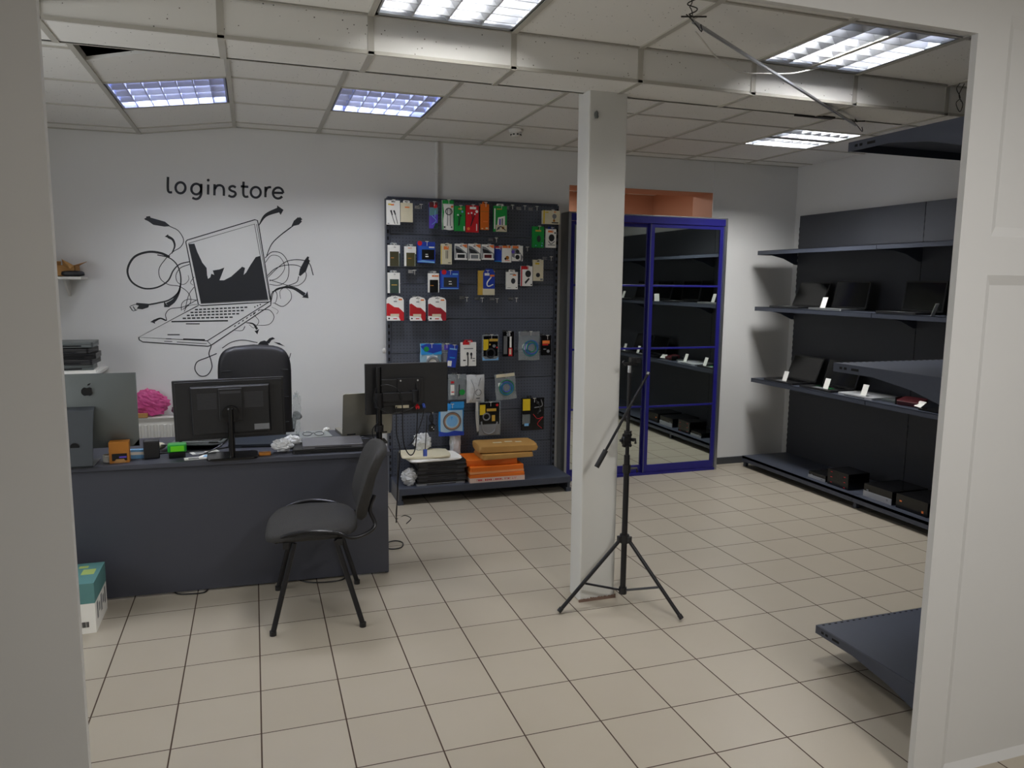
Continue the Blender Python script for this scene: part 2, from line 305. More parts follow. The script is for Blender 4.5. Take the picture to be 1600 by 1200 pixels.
# ================================================================ CEILING LIGHTS
REFLB = mat('lamp_reflector_blue', (180, 188, 224), .32, .7, var=.02)
REFL = mat('lamp_reflector', (205, 208, 214), .3, .8, var=.02)
def ceiling_light(label, i, y0, power, tube, tcol, along='x', split=False, tilt=False, spread=140, blue=False):
    x0, x1 = GX[i]+.014, GX[i+1]-.014; y0, y1 = y0+.008, y0+.592
    cx, cy = (x0+x1)/2, (y0+y1)/2; w_, d_ = (x1-x0)/2, (y1-y0)/2
    z = (cz(x0)+cz(x1))/2; o = thing('ceiling_light', label, 'ceiling light', (cx, cy, z), 0, 'louvred lights set in the suspended ceiling')
    if tilt: o.rotation_euler = (0, -math.atan2(cz(x1)-cz(x0), x1-x0), 0)
    H = .10
    m = MB(); t = .004
    m.box(-w_, w_, -d_, d_, H, H+t); m.box(-w_, -w_+t, -d_, d_, 0, H); m.box(w_-t, w_, -d_, d_, 0, H); m.box(-w_, w_, -d_, -d_+t, 0, H); m.box(-w_, w_, d_-t, d_, 0, H)
    m.build('housing', REFLB if blue else REFL, o)
    m = MB(); nl, nc = 4, 7; bh = .05
    def blade(m, ax, p, wt):     # V-section blade
        a = wt/2
        if ax == 'x': m.prism([(p-.0025, 0.002), (p+.0025, 0.002), (p+a*.55, bh*.45), (p+a, bh), (p-a, bh), (p-a*.55, bh*.45)], 'x', -w_+t, w_-t)
        else: m.prism([(p-.0025, 0.002), (p+.0025, 0.002), (p+a*.55, bh*.45), (p+a, bh), (p-a, bh), (p-a*.55, bh*.45)], 'y', -d_+t, d_-t)
    LX = along == 'x'
    span_l, span_c = (d_, w_) if LX else (w_, d_)
    for k in range(1, nl): blade(m, 'x' if LX else 'y', -span_l+2*span_l*k/nl, .062)
    m.box(-w_, w_, -d_, -d_+.012, 0, .01); m.box(-w_, w_, d_-(.03 if along == 'y' else .012), d_, 0, .012); m.box(-w_, -w_+.012, -d_, d_, 0, .01); m.box(w_-.012, w_, -d_, d_, 0, .01)
    for k in range(1, nc): blade(m, 'y' if LX else 'x', -span_c+2*span_c*k/nc, .016)
    if split: m.box(*((-w_, w_, -.028, .028) if LX else (-.012, .012, -d_, d_)), -.001, .004, 1)
    m.build('louvre', [REFLB if blue else REFL, BLK if (split and LX) else TEEM], o)
    for k in range(nl):
        q = -span_l+2*span_l*(k+.5)/nl; m = MB()
        p0, p1 = ((-w_+.02, q, .066), (w_-.02, q, .066)) if LX else ((q, -d_+.07, .066), (q, d_-.07, .066))
        m.cyl(p0, p1, .0085, n=10); m.build('tube', tcol if not isinstance(tcol, list) else tcol[k], o, smooth=True)
    ld = bpy.data.lights.new('lamp_light', 'AREA'); ld.shape = 'RECTANGLE'; ld.size = 2*w_-.12; ld.size_y = 2*d_-(.24 if along == 'y' else .12); ld.energy = power; ld.color = tube; ld.spread = R(spread)
    lo = bpy.data.objects.new('lamp_light', ld); C.objects.link(lo); lo.parent = o; lo.location = (0, 0, H-.004)
    return o
T_HOT = mat('tube_bright', (255, 255, 255), .4, emit=(255, 252, 246), estr=30, var=0)
T_MID = mat('tube_medium', (255, 255, 255), .4, emit=(236, 240, 255), estr=12, var=0)
T_DIM = mat('tube_bluish', (240, 240, 255), .4, emit=(160, 180, 255), estr=4, var=0)
T_RB = mat('tube_rear', (255, 255, 255), .4, emit=(255, 255, 255), estr=14, var=0)
ceiling_light('brightly lit louvred light cut by the top of the picture, over the desk side', 4, -.11, 21, (1, .98, .95), T_HOT, 'y', spread=150)
ceiling_light('lit louvred light with a dark centre bar, over the aisle before the racks', 7, -.11, 38, (1, .98, .96), T_MID, 'y', split=True, spread=170)
ceiling_light('bluish louvred light behind the beam, above the hook panel', 4, 1.69, 35, (.95, .97, 1), T_DIM, 'x', spread=158, blue=True)
ceiling_light('bluish louvred light sagging on one side, above the wall drawing', 2, 1.69, 34, (.95, .97, 1), [T_DIM, T_DIM, T_DIM, T_MID], 'x', tilt=True, spread=158, blue=True)
ceiling_light('far white louvred light split in two strips by a dark bar, near the mirror doors', 9, 1.69, 115, (1, .99, .97), T_RB, 'x', split=True, spread=172)
# unseen lamps added to light the partition and the back room
def added_light(name, label, x, y, z, power, size=.5):
    o = thing(name, label, 'ceiling light', (x, y, z)); m = MB(); m.box(-size/2, size/2, -size/2, size/2, 0, .02); m.build('housing', WHITEP, o)
    ld = bpy.data.lights.new('lamp_light', 'AREA'); ld.size = size*.9; ld.energy = power; ld.color = (1, .975, .95)
    lo = bpy.data.objects.new('lamp_light', ld); C.objects.link(lo); lo.parent = o; lo.location = (0, 0, -.002)
added_light('ceiling_light', 'plain unseen square light added on the ceiling in front of the partition', 2.3, -2.6, 2.60, 42)
added_light('ceiling_light', 'plain unseen square light added in the peach room beyond the mirror doors', 3.4, 4.3, 2.58, 22)
# smoke detector
o = thing('smoke_detector', 'small white smoke detector on the ceiling above the hook panel', 'smoke detector', (2.37, 2.41, 2.66))
m = MB(); m.lathe([(.05, 0), (.05, -.012), (.042, -.022), (.03, -.022)], n=24); m.build('mount', WHITEP, o, smooth=True)
m = MB(); m.lathe([(.03, -.022), (.033, -.03), (.033, -.042), (.024, -.05), (.004, -.052)], n=24); m.build('sensor_head', WHITEP, o, smooth=True)
m = MB()
for k in range(8): a = k*math.pi/4; m.box(.033*math.cos(a)-.006, .033*math.cos(a)+.006, .033*math.sin(a)-.006, .033*math.sin(a)+.006, -.04, -.033)
m.build('vent_slot', HOLE, o)

# ================================================================ SHELVING
def bracket_poly(d, up=.0):    # side profile of a shelf arm: u = distance from the back, v = height
    return [(0, -.115), (.03, -.112), (d*.35, -.062), (d*.65, -.036), (d, -.036), (d, 0), (0, 0)]
def shelf_unit(root, P, ln, d, z, first, last, slots=0):
    """one shelf: P maps (along, out, z) to local coordinates"""
    m = MB(); vs = lambda a0, a1, o0, o1, z0, z1: [P(a, o, zz) for a in (a0, a1) for o in (o0, o1) for zz in (z0, z1)]
    F = [(0, 1, 3, 2), (4, 6, 7, 5), (0, 4, 5, 1), (2, 3, 7, 6), (0, 2, 6, 4), (1, 5, 7, 3)]
    m.add(vs(.002, ln-.002, .0, d, z-.004, z), F); m.add(vs(.002, ln-.002, d-.003, d, z-.034, z), F)
    if slots:
        n = int(ln/.033)
        for k in range(n): a = .02+k*.033; m.add(vs(a, a+.012, d-.016, d-.009, z, z+.0006), F, 1)
    sh = m.build('shelf', [SLATE, HOLE], root)
    for a in ([0] if first else [])+([ln] if last else []):
        m = MB(); t = .0035; pl = bracket_poly(d); n = len(pl); s = -1 if a == 0 else 1
        v2 = [P(a+s*.001, u, z+v) for u, v in pl]+[P(a+s*(t+.001), u, z+v) for u, v in pl]
        m.add(v2, [tuple(range(n))[::-1], tuple(range(n, 2*n))]+[(i, (i+1) % n, n+(i+1) % n, n+i) for i in range(n)])
        for u0, u1 in ((d-.075, d-.06), (d-.05, d-.035), (d-.14, d-.10)):
            m.add([P(a+s*(t+x), u, z+v) for x in (.001, .0016) for u in (u0, u1) for v in (-.023, -.013)], F, 1)
        m.build('shelf_bracket', [SLATE, HOLE], sh)
def gondola(root, P, spans, H, zs, depth, base_d, zb=.15):
    F = [(0, 1, 3, 2), (4, 6, 7, 5), (0, 4, 5, 1), (2, 3, 7, 6), (0, 2, 6, 4), (1, 5, 7, 3)]
    def bx(m, a0, a1, o0, o1, z0, z1, mi=0): m.add([P(a, o, zz) for a in (a0, a1) for o in (o0, o1) for zz in (z0, z1)], F, mi)
    a = 0; edges = [0]
    for ln in spans:
        m = MB(); hs = [.05+.0, .45, .85, 1.25, 1.65, H] if H < 2 else [.05, .78, 1.3, 1.85, H]
        m_ = MB(); bx(m_, a+.003, a+ln-.003, -.012, 0, .05, H); m_.build('back_panel', SLATE_D, root)
        for k, z in enumerate(zs):
            shelf_unit(root, lambda u, o, zz, a=a: P(a+u, o, zz), ln, depth, z, True, True)
        m = MB(); bx(m, a+.002, a+ln-.002, 0, base_d, zb-.02, zb); bx(m, a+.002, a+ln-.002, base_d-.004, base_d, zb-.05, zb); m.build('base_shelf', SLATE, root)
        a += ln; edges.append(a)
    for k, e in enumerate(edges):
        m = MB(); bx(m, e-.015, e+.015, -.045, -.013, 0.05, H); 
        for q in range(int((H-.2)/.05)): bx(m, e-.004, e+.004, -.0135, -.0012, .15+q*.05, .175+q*.05, 1)
        m.build('upright', [SLATE, HOLE], root)
        m = MB(); bx(m, e-.012, e+.012, -.04, base_d-.03, .03, zb-.021); bx(m, e-.016, e+.016, base_d-.06, base_d-.03, .0, .03); bx(m, e-.012, e+.012, -.04, -.01, 0, .03); m.build('foot', SLATE, root)
def rack_right():
    r = thing('display_rack', 'long slate grey shelving rack along the right wall with laptops', 'shelving rack', (5.21, 2.945, 0))
    P = lambda a, o, z: (-o, -a, z)      # runs towards the camera, shelves face the room
    gondola(r, P, [1.33, 1.33, 1.0], 2.225, [1.912, 1.43, .80], .42, .475, .10)
    return r
rack_right()
def rack_near():
    r = thing('display_rack', 'dark empty shelving rack behind the white partition edge, only shelf ends showing', 'shelving rack', (2.912, -.76, 0))
    P = lambda a, o, z: (a, o, z)
    F = [(0, 1, 3, 2), (4, 6, 7, 5), (0, 4, 5, 1), (2, 3, 7, 6), (0, 2, 6, 4), (1, 5, 7, 3)]
    m = MB(); m.box(.003, 1.33, -.012, 0, .05, 2.3); m.build('back_panel', SLATE_D, r)
    for z in (2.19, 1.302, .148):
        shelf_unit(r, P, 1.33, .62, z, True, True, slots=1)
    for e in (0, 1.33):
        m = MB(); m.box(e-.015, e+.015, -.045, -.013, 0, 2.3); m.build('upright', SLATE, r)
    return r
rack_near()

def hook_panel():
    x0, x1, yb, H = 1.580, 2.925, 3.0, 2.222
    r = thing('pegboard_rack', 'slate perforated hook rack hung with phone accessories, beside the mirror doors', 'shelving rack', (x0, yb, 0)); L = x1-x0
    zs = [.06, .35, .78, .90, 1.275, 1.50, 1.80, H]; zs = [.06, .34, .61, .865, 1.075, 1.335, 1.60, 1.72, 1.965, H]
    for a, b in zip(zs[:-1], zs[1:]):
        m = MB(); m.box(.02, L-.02, 0, .012, a+.002, b-.002)
        nz = int((b-a-.02)/.025)
        m.build('perforated_panel', PERF, r)
    for e in (0, L):
        m = MB(); m.box(e-.018 if e else -.012, e+.012 if e else .018, -.006, .06, 0.0, H)
        for q in range(42): m.box(e-.006, e+.006, -.0068, -.005, .12+q*.05, .145+q*.05, 1)
        m.build('upright', [SLATE, HOLE], r)
    m = MB(); m.box(.0, L, -.38, -.004, .105, .125); m.box(0, L, -.384, -.38, .075, .125); m.build('base_shelf', SLATE, r, bevel=.002)
    for e in (.01, L-.01):
        m = MB(); m.prism([(-.37, .03), (-.32, .0), (0, .0), (0, .104), (-.37, .104)], 'x', e-.01, e+.01); m.box(e-.02, e+.02, -.37, -.33, 0, .03)
        m.build('foot', SLATE, r)
    m = MB(); m.box(.0, L, -.01, .05, H, H+.012); m.build('top_rail', SLATE, r)
    return r
def perf_material():
    m = bpy.data.materials.new('perforated_slate'); m.use_nodes = True; nt = m.node_tree; N = nt.nodes; L = nt.links; b = N['Principled BSDF']
    tc = N.new('ShaderNodeTexCoord'); sp = N.new('ShaderNodeSeparateXYZ'); L.new(tc.outputs['Object'], sp.inputs[0]); outs = []
    for ax in (0, 2):
        d = N.new('ShaderNodeMath'); d.operation = 'MULTIPLY'; d.inputs[1].default_value = 40; L.new(sp.outputs[ax], d.inputs[0])
        f = N.new('ShaderNodeMath'); f.operation = 'FRACT'; L.new(d.outputs[0], f.inputs[0])
        s = N.new('ShaderNodeMath'); s.operation = 'SUBTRACT'; s.inputs[1].default_value = .5; L.new(f.outputs[0], s.inputs[0])
        p = N.new('ShaderNodeMath'); p.operation = 'POWER'; p.inputs[1].default_value = 2; L.new(s.outputs[0], p.inputs[0]); outs.append(p)
    a = N.new('ShaderNodeMath'); a.operation = 'ADD'; L.new(outs[0].outputs[0], a.inputs[0]); L.new(outs[1].outputs[0], a.inputs[1])
    l = N.new('ShaderNodeMath'); l.operation = 'LESS_THAN'; l.inputs[1].default_value = .018; L.new(a.outputs[0], l.inputs[0])
    mx = N.new('ShaderNodeMix'); mx.data_type = 'RGBA'; mx.inputs[6].default_value = (*srgb((84, 89, 101)), 1); mx.inputs[7].default_value = (*srgb((24, 24, 28)), 1)
    L.new(l.outputs[0], mx.inputs[0]); L.new(mx.outputs[2], b.inputs['Base Color']); b.inputs['Roughness'].default_value = .5; b.inputs['Metallic'].default_value = .1
    return m
PERF = perf_material()
hook_panel()

# ================================================================ MIRROR DOORS
def mirror_doors():
    x0, x1, y, z1 = 3.012, 4.425, 2.93, 2.163
    r = thing('mirror_wardrobe', 'sliding mirror door front with royal blue frames beside the hook panel', 'mirror doors', (x0, y, 0)); L = x1-x0
    m = MB(); m.box(-.022, 0, -.02, .14, 0, z1+.008); m.box(L+.0, L+.024, -.02, .14, 0, z1+.008); m.box(-.022, L+.024, -.02, .14, z1+.0, z1+.012); m.build('carcass_frame', ALU, r, bevel=.002)
    m = MB(); m.box(0, L, -.022, .02, z1-.055, z1); m.build('top_rail', BLUE, r)
    m = MB(); m.box(0, L, -.022, .05, 0, .02); m.build('floor_track', BLUE, r)
    half = .715
    for k, (a, b, yy) in enumerate(((0, half+.02, .012), (half-.012, L, -.014))):
        m = MB(); fw = .042; zt, zb_ = z1-.056, .022; bot = .085
        m.box(a, a+fw, yy, yy+.022, zb_, zt); m.box(b-fw, b, yy, yy+.022, zb_, zt); m.box(a+fw, b-fw, yy, yy+.022, zb_, bot); m.box(a+fw, b-fw, yy, yy+.022, zt-.03, zt)
        for z in (1.603, 1.083, .588): m.box(a+fw, b-fw, yy+.002, yy+.02, z-.008, z+.008)
        dr = m.build('sliding_door', BLUE, r, bevel=.0015)
        hs = [bot, .588, 1.083, 1.603, zt-.03]
        for q in range(4):
            m = MB(); m.box(a+fw, b-fw, yy+.008, yy+.012, hs[q]+.008*(q > 0), hs[q+1]-.008*(q < 3)); m.build('mirror_pane', MIRROR, dr)
        m = MB(); e = b-fw*.5 if k == 0 else a+fw*.5
        m.box(a+.004, a+.010, yy-.002, yy, zb_, zt); m.box(b-.010, b-.004, yy-.002, yy, zb_, zt); m.build('edge_grip', ALUD, dr)
    return r
mirror_doors()
# ================================================================ DESK
DA = math.atan2(1.368-1.427, 1.396)
def desk():
    r = thing('reception_desk', 'long dark grey laminate desk facing the opening, crowded with computers', 'desk', (1.291, 1.368, 0), DA)
    L = 2.35; D = .66; H = .70
    m = MB(); m.box(-L-.02, .012, -.02, D, H-.024, H); m.build('desktop', DESK, r, bevel=.0015)
    m = MB(); m.box(-L, 0, 0, .018, .012, H-.024); m.build('front_panel', DESK, r)
    for x in (-.018, -L): 
        m = MB(); m.box(x, x+.018, .019, D-.02, 0, H-.025); m.build('side_panel', DESK, r)
    m = MB()
    m.box(-.62, -.2, .12, D-.06, .08, H-.03); m.build('drawer_box', DESK, r)
    return r
desk(); DZ = .70
# ================================================================ VISITOR CHAIR
def visitor_chair():
    r = thing('visitor_chair', 'black fabric visitor chair on thin metal legs, standing before the desk', 'chair', (.87, 1.03, 0), R(-4.4))
    I = r_inv = Matrix.Translation(r.location) @ Matrix.Rotation(R(-4.4), 4, 'Z'); I = I.inverted()
    # local: backrest towards +x
    def pad(m, w2, d2, z0, z1, k=.55, dish=0.):
        n = 40; rings = [(.90, z0), (1.0, z0+(z1-z0)*.3), (1.0, z0+(z1-z0)*.6), (.93, z1-.004), (.6, z1), (.0, z1)]
        vs = []; 
        for s_, z in rings:
            for j in range(n):
                a = 2*math.pi*j/n; c, q = math.cos(a), math.sin(a)
                vs.append((d2*s_*math.copysign(abs(c)**k, c), w2*s_*math.copysign(abs(q)**k, q)*(1-.06*c), z-dish*(math.cos(a)*s_)**2*(1 if c < 0 else .2)))
        fs = [(i*n+j, i*n+(j+1) % n, (i+1)*n+(j+1) % n, (i+1)*n+j) for i in range(len(rings)-1) for j in range(n)]+[tuple(range(n))[::-1]]
        m.add(vs, fs)
    m = MB(Matrix.Translation((-.01, 0, 0))); pad(m, .25, .215, .425, .475, dish=.028); m.build('seat', BLKF, r, smooth=True, angle=60)
    # backrest, leaning away
    T = Matrix.Translation((.285, 0, .645)) @ Matrix.Rotation(R(-72), 4, 'Y')
    m = MB(T); n = 36; vs = []; rings = [(.9, -.024), (1, -.01), (1, .008), (.92, .022), (.5, .026), (0, .026)]
    for s_, z in rings:
        for j in range(n):
            a = 2*math.pi*j/n; c, q = math.cos(a), math.sin(a); x = .185*s_*math.copysign(abs(c)**.55, c); y = .24*s_*math.copysign(abs(q)**.6, q)*(1+.0*c)
            vs.append((x, y, z+.9*y*y))
    m.add(vs, [(i*n+j, i*n+(j+1) % n, (i+1)*n+(j+1) % n, (i+1)*n+j) for i in range(len(rings)-1) for j in range(n)]+[tuple(range(n))[::-1]])
    m.build('backrest', BLKF, r, smooth=True, angle=60)
    feet = [(.659, .782), (1.063, .751), (1.103, 1.275), (.698, 1.312)]
    for k, f in enumerate(feet):
        p = I @ Vector((*f, 0)); top = Vector((p.x*.46, p.y*.86, .42)); m = MB()
        m.tube([top, p+Vector((0, 0, .012))], .0098, n=12, flat=1.25); lg = m.build('leg', BLKM, r, smooth=True)
        m = MB(); m.cyl(p+Vector((0, 0, .022)), p, .0155, n=12); m.build('foot_cap', BLK, lg, smooth=True)
    m = MB()
    for s_ in (-1, 1):
        y = s_*.232
        path = smooth_path([(-.17, y*.93, .425), (-.12, y*1.04, .462), (-.02, y*1.10, .478), (.10, y*1.06, .462), (.17, y*.97, .425), (.24, y*.78, .425), (.285, y*.64, .455), (.262, y*.6, .53), (.285, y*.6, .60)], 5)
        m.tube(path, .0095, n=10)
    m.tube([(-.12, -.22, .420), (-.12, .22, .420)], .009, n=10); m.tube([(.10, -.22, .420), (.10, .22, .420)], .009, n=10)
    m.build('seat_frame', BLKM, r, smooth=True)
    for x, y in ((-.125, -.225), (.115, -.225), (-.125, .225), (.115, .225)):
        m = MB(); m.box(x-.014, x+.014, y-.012, y+.012, .395, .427); m.build('frame_clamp', BLK, r, bevel=.003)
visitor_chair()
# ================================================================ OFFICE CHAIR
def office_chair():
    r = thing('office_chair', 'black padded swivel chair with high back behind the desk monitors', 'chair', (.615, 2.42, 0), R(4))
    m = MB(); n = 40; w2, h2 = .222, .33; vs = []
    rings = [(.92, -.035), (1, -.015), (1, .02), (.94, .045), (.80, .058), (.5, .062), (0, .062)]
    for s_, z in rings:
        for j in range(n):
            a = 2*math.pi*j/n; c, q = math.cos(a), math.sin(a); x = w2*s_*math.copysign(abs(c)**.34, c); zz = h2*s_*math.copysign(abs(q)**.30, q)
            zz += .025*(1-(x/w2)**2)*(1 if q > 0 else 0)
            vs.append((x, z-.6*x*x, zz))
    m.T = Matrix.Translation((0, .0, .855)) @ Matrix.Rotation(R(6), 4, 'X') 
    m.add(vs, [(i*n+j, i*n+(j+1) % n, (i+1)*n+(j+1) % n, (i+1)*n+j) for i in range(len(rings)-1) for j in range(n)]+[tuple(range(n))[::-1]])
    b = m.build('backrest', LEATH, r, smooth=True, angle=60)
    m = MB(m.T)
    for z in (.20, .02, -.15): m.tube([(x*.2, -.036-.6*(x*.2)**2, z+.0) for x in [k/6-1 for k in range(13)]], .004, n=6)
    m.build('seam', BLK, b, smooth=True)
    m = MB(); m.blob((0, .26, .47), .25, .24, .055, sq=.5, n=32, k=12); m.build('seat', LEATH, r, smooth=True, angle=60)
    m = MB(); m.cyl((0, .25, .12), (0, .25, .42), .026); m.cyl((0, .25, .07), (0, .25, .14), .045); m.build('gas_column', BLKM, r, smooth=True)
    m = MB(); m.tube(smooth_path([(0, .2, .41), (0, .02, .42), (0, -.04, .50), (0, -.02, .62)], 4), .02, flat=.5); m.build('back_support', BLKM, r, smooth=True)
    for s_ in (-1, 1):
        m = MB(); m.tube(smooth_path([(s_*.24, .05, .70), (s_*.29, .12, .70), (s_*.29, .36, .69), (s_*.28, .40, .60), (s_*.24, .36, .45)], 5), .016, n=10, flat=.7); m.build('armrest', BLK, r, smooth=True)
    for k in range(5):
        a = R(72*k+18); d = Vector((math.cos(a), math.sin(a), 0)); c = Vector((0, .25, 0)); m = MB(); m.tube([c+d*.03+Vector((0, 0, .11)), c+d*.27+Vector((0, 0, .07))], .02, rs=[.024, .015], n=10); lg = m.build('base_spoke', BLK, r, smooth=True)
        m = MB(); e = c+d*.27+Vector((0, 0, .027)); t = d.orthogonal(); t = Vector((-d.y, d.x, 0))
        m.cyl(e-t*.022, e-t*.006, .027, n=16); m.cyl(e+t*.006, e+t*.022, .027, n=16); m.cyl(e-t*.006, e+Vector((0, 0, .045)), .008, n=8); m.build('caster', BLK, lg, smooth=True)
office_chair()
# ================================================================ MICROPHONE STAND
def mic_stand():
    c = Vector((2.348, .60, 0)); r = thing('microphone_stand', 'black tripod microphone stand with boom arm in front of the white column', 'microphone stand', c)
    feet = [on_z(873, 959)-c, on_z(1065, 970)-c]; feet[0].z = feet[1].z = 0; feet.append(Vector((.155, .30, 0)))
    hub = .352
    for f in feet:
        d = f.normalized(); a = Vector((0, 0, hub-.012))+d*.03; m = MB(); m.cyl(a, f+Vector((0, 0, .01)), .0095, n=12); lg = m.build('leg', BLKM, r, smooth=True)
        m = MB(); t = f+Vector((0, 0, .011)); m.cyl(t+(a-f)*.05, t, .012, n=12); m.build('rubber_tip', BLK, lg, smooth=True)
        mid = f*.60+Vector((0, 0, .14)); m = MB(); m.cyl((0, 0, .078), mid, .006, n=8); m.build('brace', BLKM, r, smooth=True)
        m = MB(); m.box(-.011, .011, -.012, .012, -.018, .014); o = m.build('leg_bracket', BLK, r, bevel=.003); o.location = Vector((0, 0, hub))+d*.026; o.rotation_euler.z = math.atan2(d.y, d.x)
    m = MB(); m.cyl((0, 0, .06), (0, 0, .78), .0145); m.build('lower_tube', BLKM, r, smooth=True)
    m = MB(); m.cyl((0, 0, .7), (0, 0, 1.205), .0095, n=12); m.build('upper_tube', BLKM, r, smooth=True)
    m = MB(); m.cyl((0, 0, hub-.022), (0, 0, hub+.02), .024); m.cyl((0, 0, .062), (0, 0, .095), .02); m.build('hub_collar', BLK, r, smooth=True)
    m = MB(); m.cyl((0, 0, .69), (0, 0, .73), .02); m.tube([(.01, 0, .71), (.05, -.01, .712), (.055, -.01, .69)], .006, n=8); m.build('height_clutch', BLK, r, smooth=True)
    m = MB(); m.cyl((0, 0, .835), (0, 0, .90), .019); m.cyl((0, 0, .868), (-.035, -.035, .868), .014); m.cyl((-.038, -.044, .868), (-.03, -.06, .868), .03, n=20)
    m.tube([(.01, 0, .86), (.04, -.005, .858), (.042, -.005, .835)], .006, n=8)
    for k in range(6): a = k*math.pi/3; m.cyl((-.036+.03*math.cos(a), -.055, .868+.03*math.sin(a)), (-.033+.03*math.cos(a), -.068, .868+.03*math.sin(a)), .008, n=8)
    m.build('boom_clamp', BLK, r, smooth=True)
    p0 = on_y(932, 730, .54)-c; p1 = on_y(1013, 583, .54)-c; m = MB(); m.cyl(p0+(p1-p0)*.12, p1, .0065, n=12); b = m.build('boom_arm', BLKM, r, smooth=True)
    m = MB(); m.cyl(p0, p0+(p1-p0)*.18, .0125, n=14); m.build('counterweight', BLK, b, smooth=True)
    m = MB(); m.cyl(p0+(p1-p0)*.985, p1+(p1-p0)*.01, .009, n=12); m.build('thread_tip', CHROME, b, smooth=True)
    m = MB(); m.cyl((0, 0, 1.19), (0, 0, 1.225), .011, n=12); m.build('top_thread', CHROME, r, smooth=True)
    m = MB(); m.box(-.03, .035, -.01, .01, 1.225, 1.24); m.box(.0, .05, -.014, .014, 1.238, 1.262); m.cyl((.03, -.02, 1.25), (.03, .02, 1.25), .012, n=12); m.tube([(-.03, 0, 1.232), (-.04, 0, 1.24), (-.03, 0, 1.25)], .004, n=6); m.build('holder_clip', BLK, r, smooth=True)
mic_stand()
# ================================================================ WALL DRAWING AND LETTERING
def wp(u, v):      # a point of the drawing on the back wall
    p = on_y(180+u/3.529, 260+v/3.529, YB-.0012); return (p.x, p.z)
def px(d): return d/3.529*.00482
def ribbon(m, pts, w0, w1=None, k=6, closed=False, y=YB-.0012, raw=False):
    w1 = w0 if w1 is None else w1
    P = [Vector((*wp(*p), 0)) for p in pts]; P = smooth_path(P, k, closed) if k > 1 else P; n = len(P)
    L, Rr = [], []
    for i, p in enumerate(P):
        a = P[(i-1) % n] if closed or i else p; b = P[(i+1) % n] if closed or i < n-1 else p
        t = (b-a).normalized(); q = Vector((-t.y, t.x, 0)); h = px(w0+(w1-w0)*i/max(1, n-1))/2; L.append(p+q*h); Rr.append(p-q*h)
    vs = [(p.x, y, p.y) for p in L+Rr]; r = range(n if closed else n-1)
    m.add(vs, [(i, (i+1) % n, n+(i+1) % n, n+i) for i in r])
def fill(m, pts, y=YB-.0012): vs = [(*wp(*p),) for p in pts]; m.add([(x, y, z) for x, z in vs], [tuple(range(len(vs)))])
def circ(cx, cy, rx, ry, a0=0, a1=360, n=20): return [(cx+rx*math.cos(R(a0+(a1-a0)*i/n)), cy+ry*math.sin(R(a0+(a1-a0)*i/n))) for i in range(n+1)]
def lettering():
    m = MB(); W = 11.5
    def g(pts, k=5, w=W, closed=False): ribbon(m, pts, w, None, k, closed)
    g([(291, 58), (290, 100), (291, 130), (298, 142), (314, 143)])
    g(circ(360, 118, 27, 30)[:-1], 3, closed=True)
    g(circ(447, 125, 27, 29)[:-1], 3, closed=True); g([(475, 96), (474, 130), (473, 155), (462, 174), (445, 180), (425, 173)])
    g([(513, 100), (512, 155)], 1); fill(m, circ(513, 76, 8, 8, n=12)[:-1])
    g([(548, 98), (547, 160)], 1); g([(549, 125), (560, 108), (577, 104), (593, 112), (599, 130), (599, 162)])
    g([(665, 116), (650, 109), (634, 113), (630, 125), (642, 135), (658, 141), (664, 153), (655, 165), (640, 167), (624, 160)])
    g([(708, 84), (706, 140), (710, 162), (722, 168), (734, 165)]); g([(692, 110), (734, 113)], 1)
    g(circ(775, 143, 27, 29)[:-1], 3, closed=True)
    g([(829, 112), (828, 170)], 1); g([(829, 140), (836, 122), (848, 115), (860, 115)])
    g([(872, 145), (926, 147)], 1, 12); g([(926, 147)]+circ(898, 147, 28, 30, -5, -320, 16)+[(917, 171)], 3)
    tag(m.build('wall_lettering', VINYL), 'dark lowercase lettering reading loginstore, high on the white back wall', 'wall sign')
lettering()
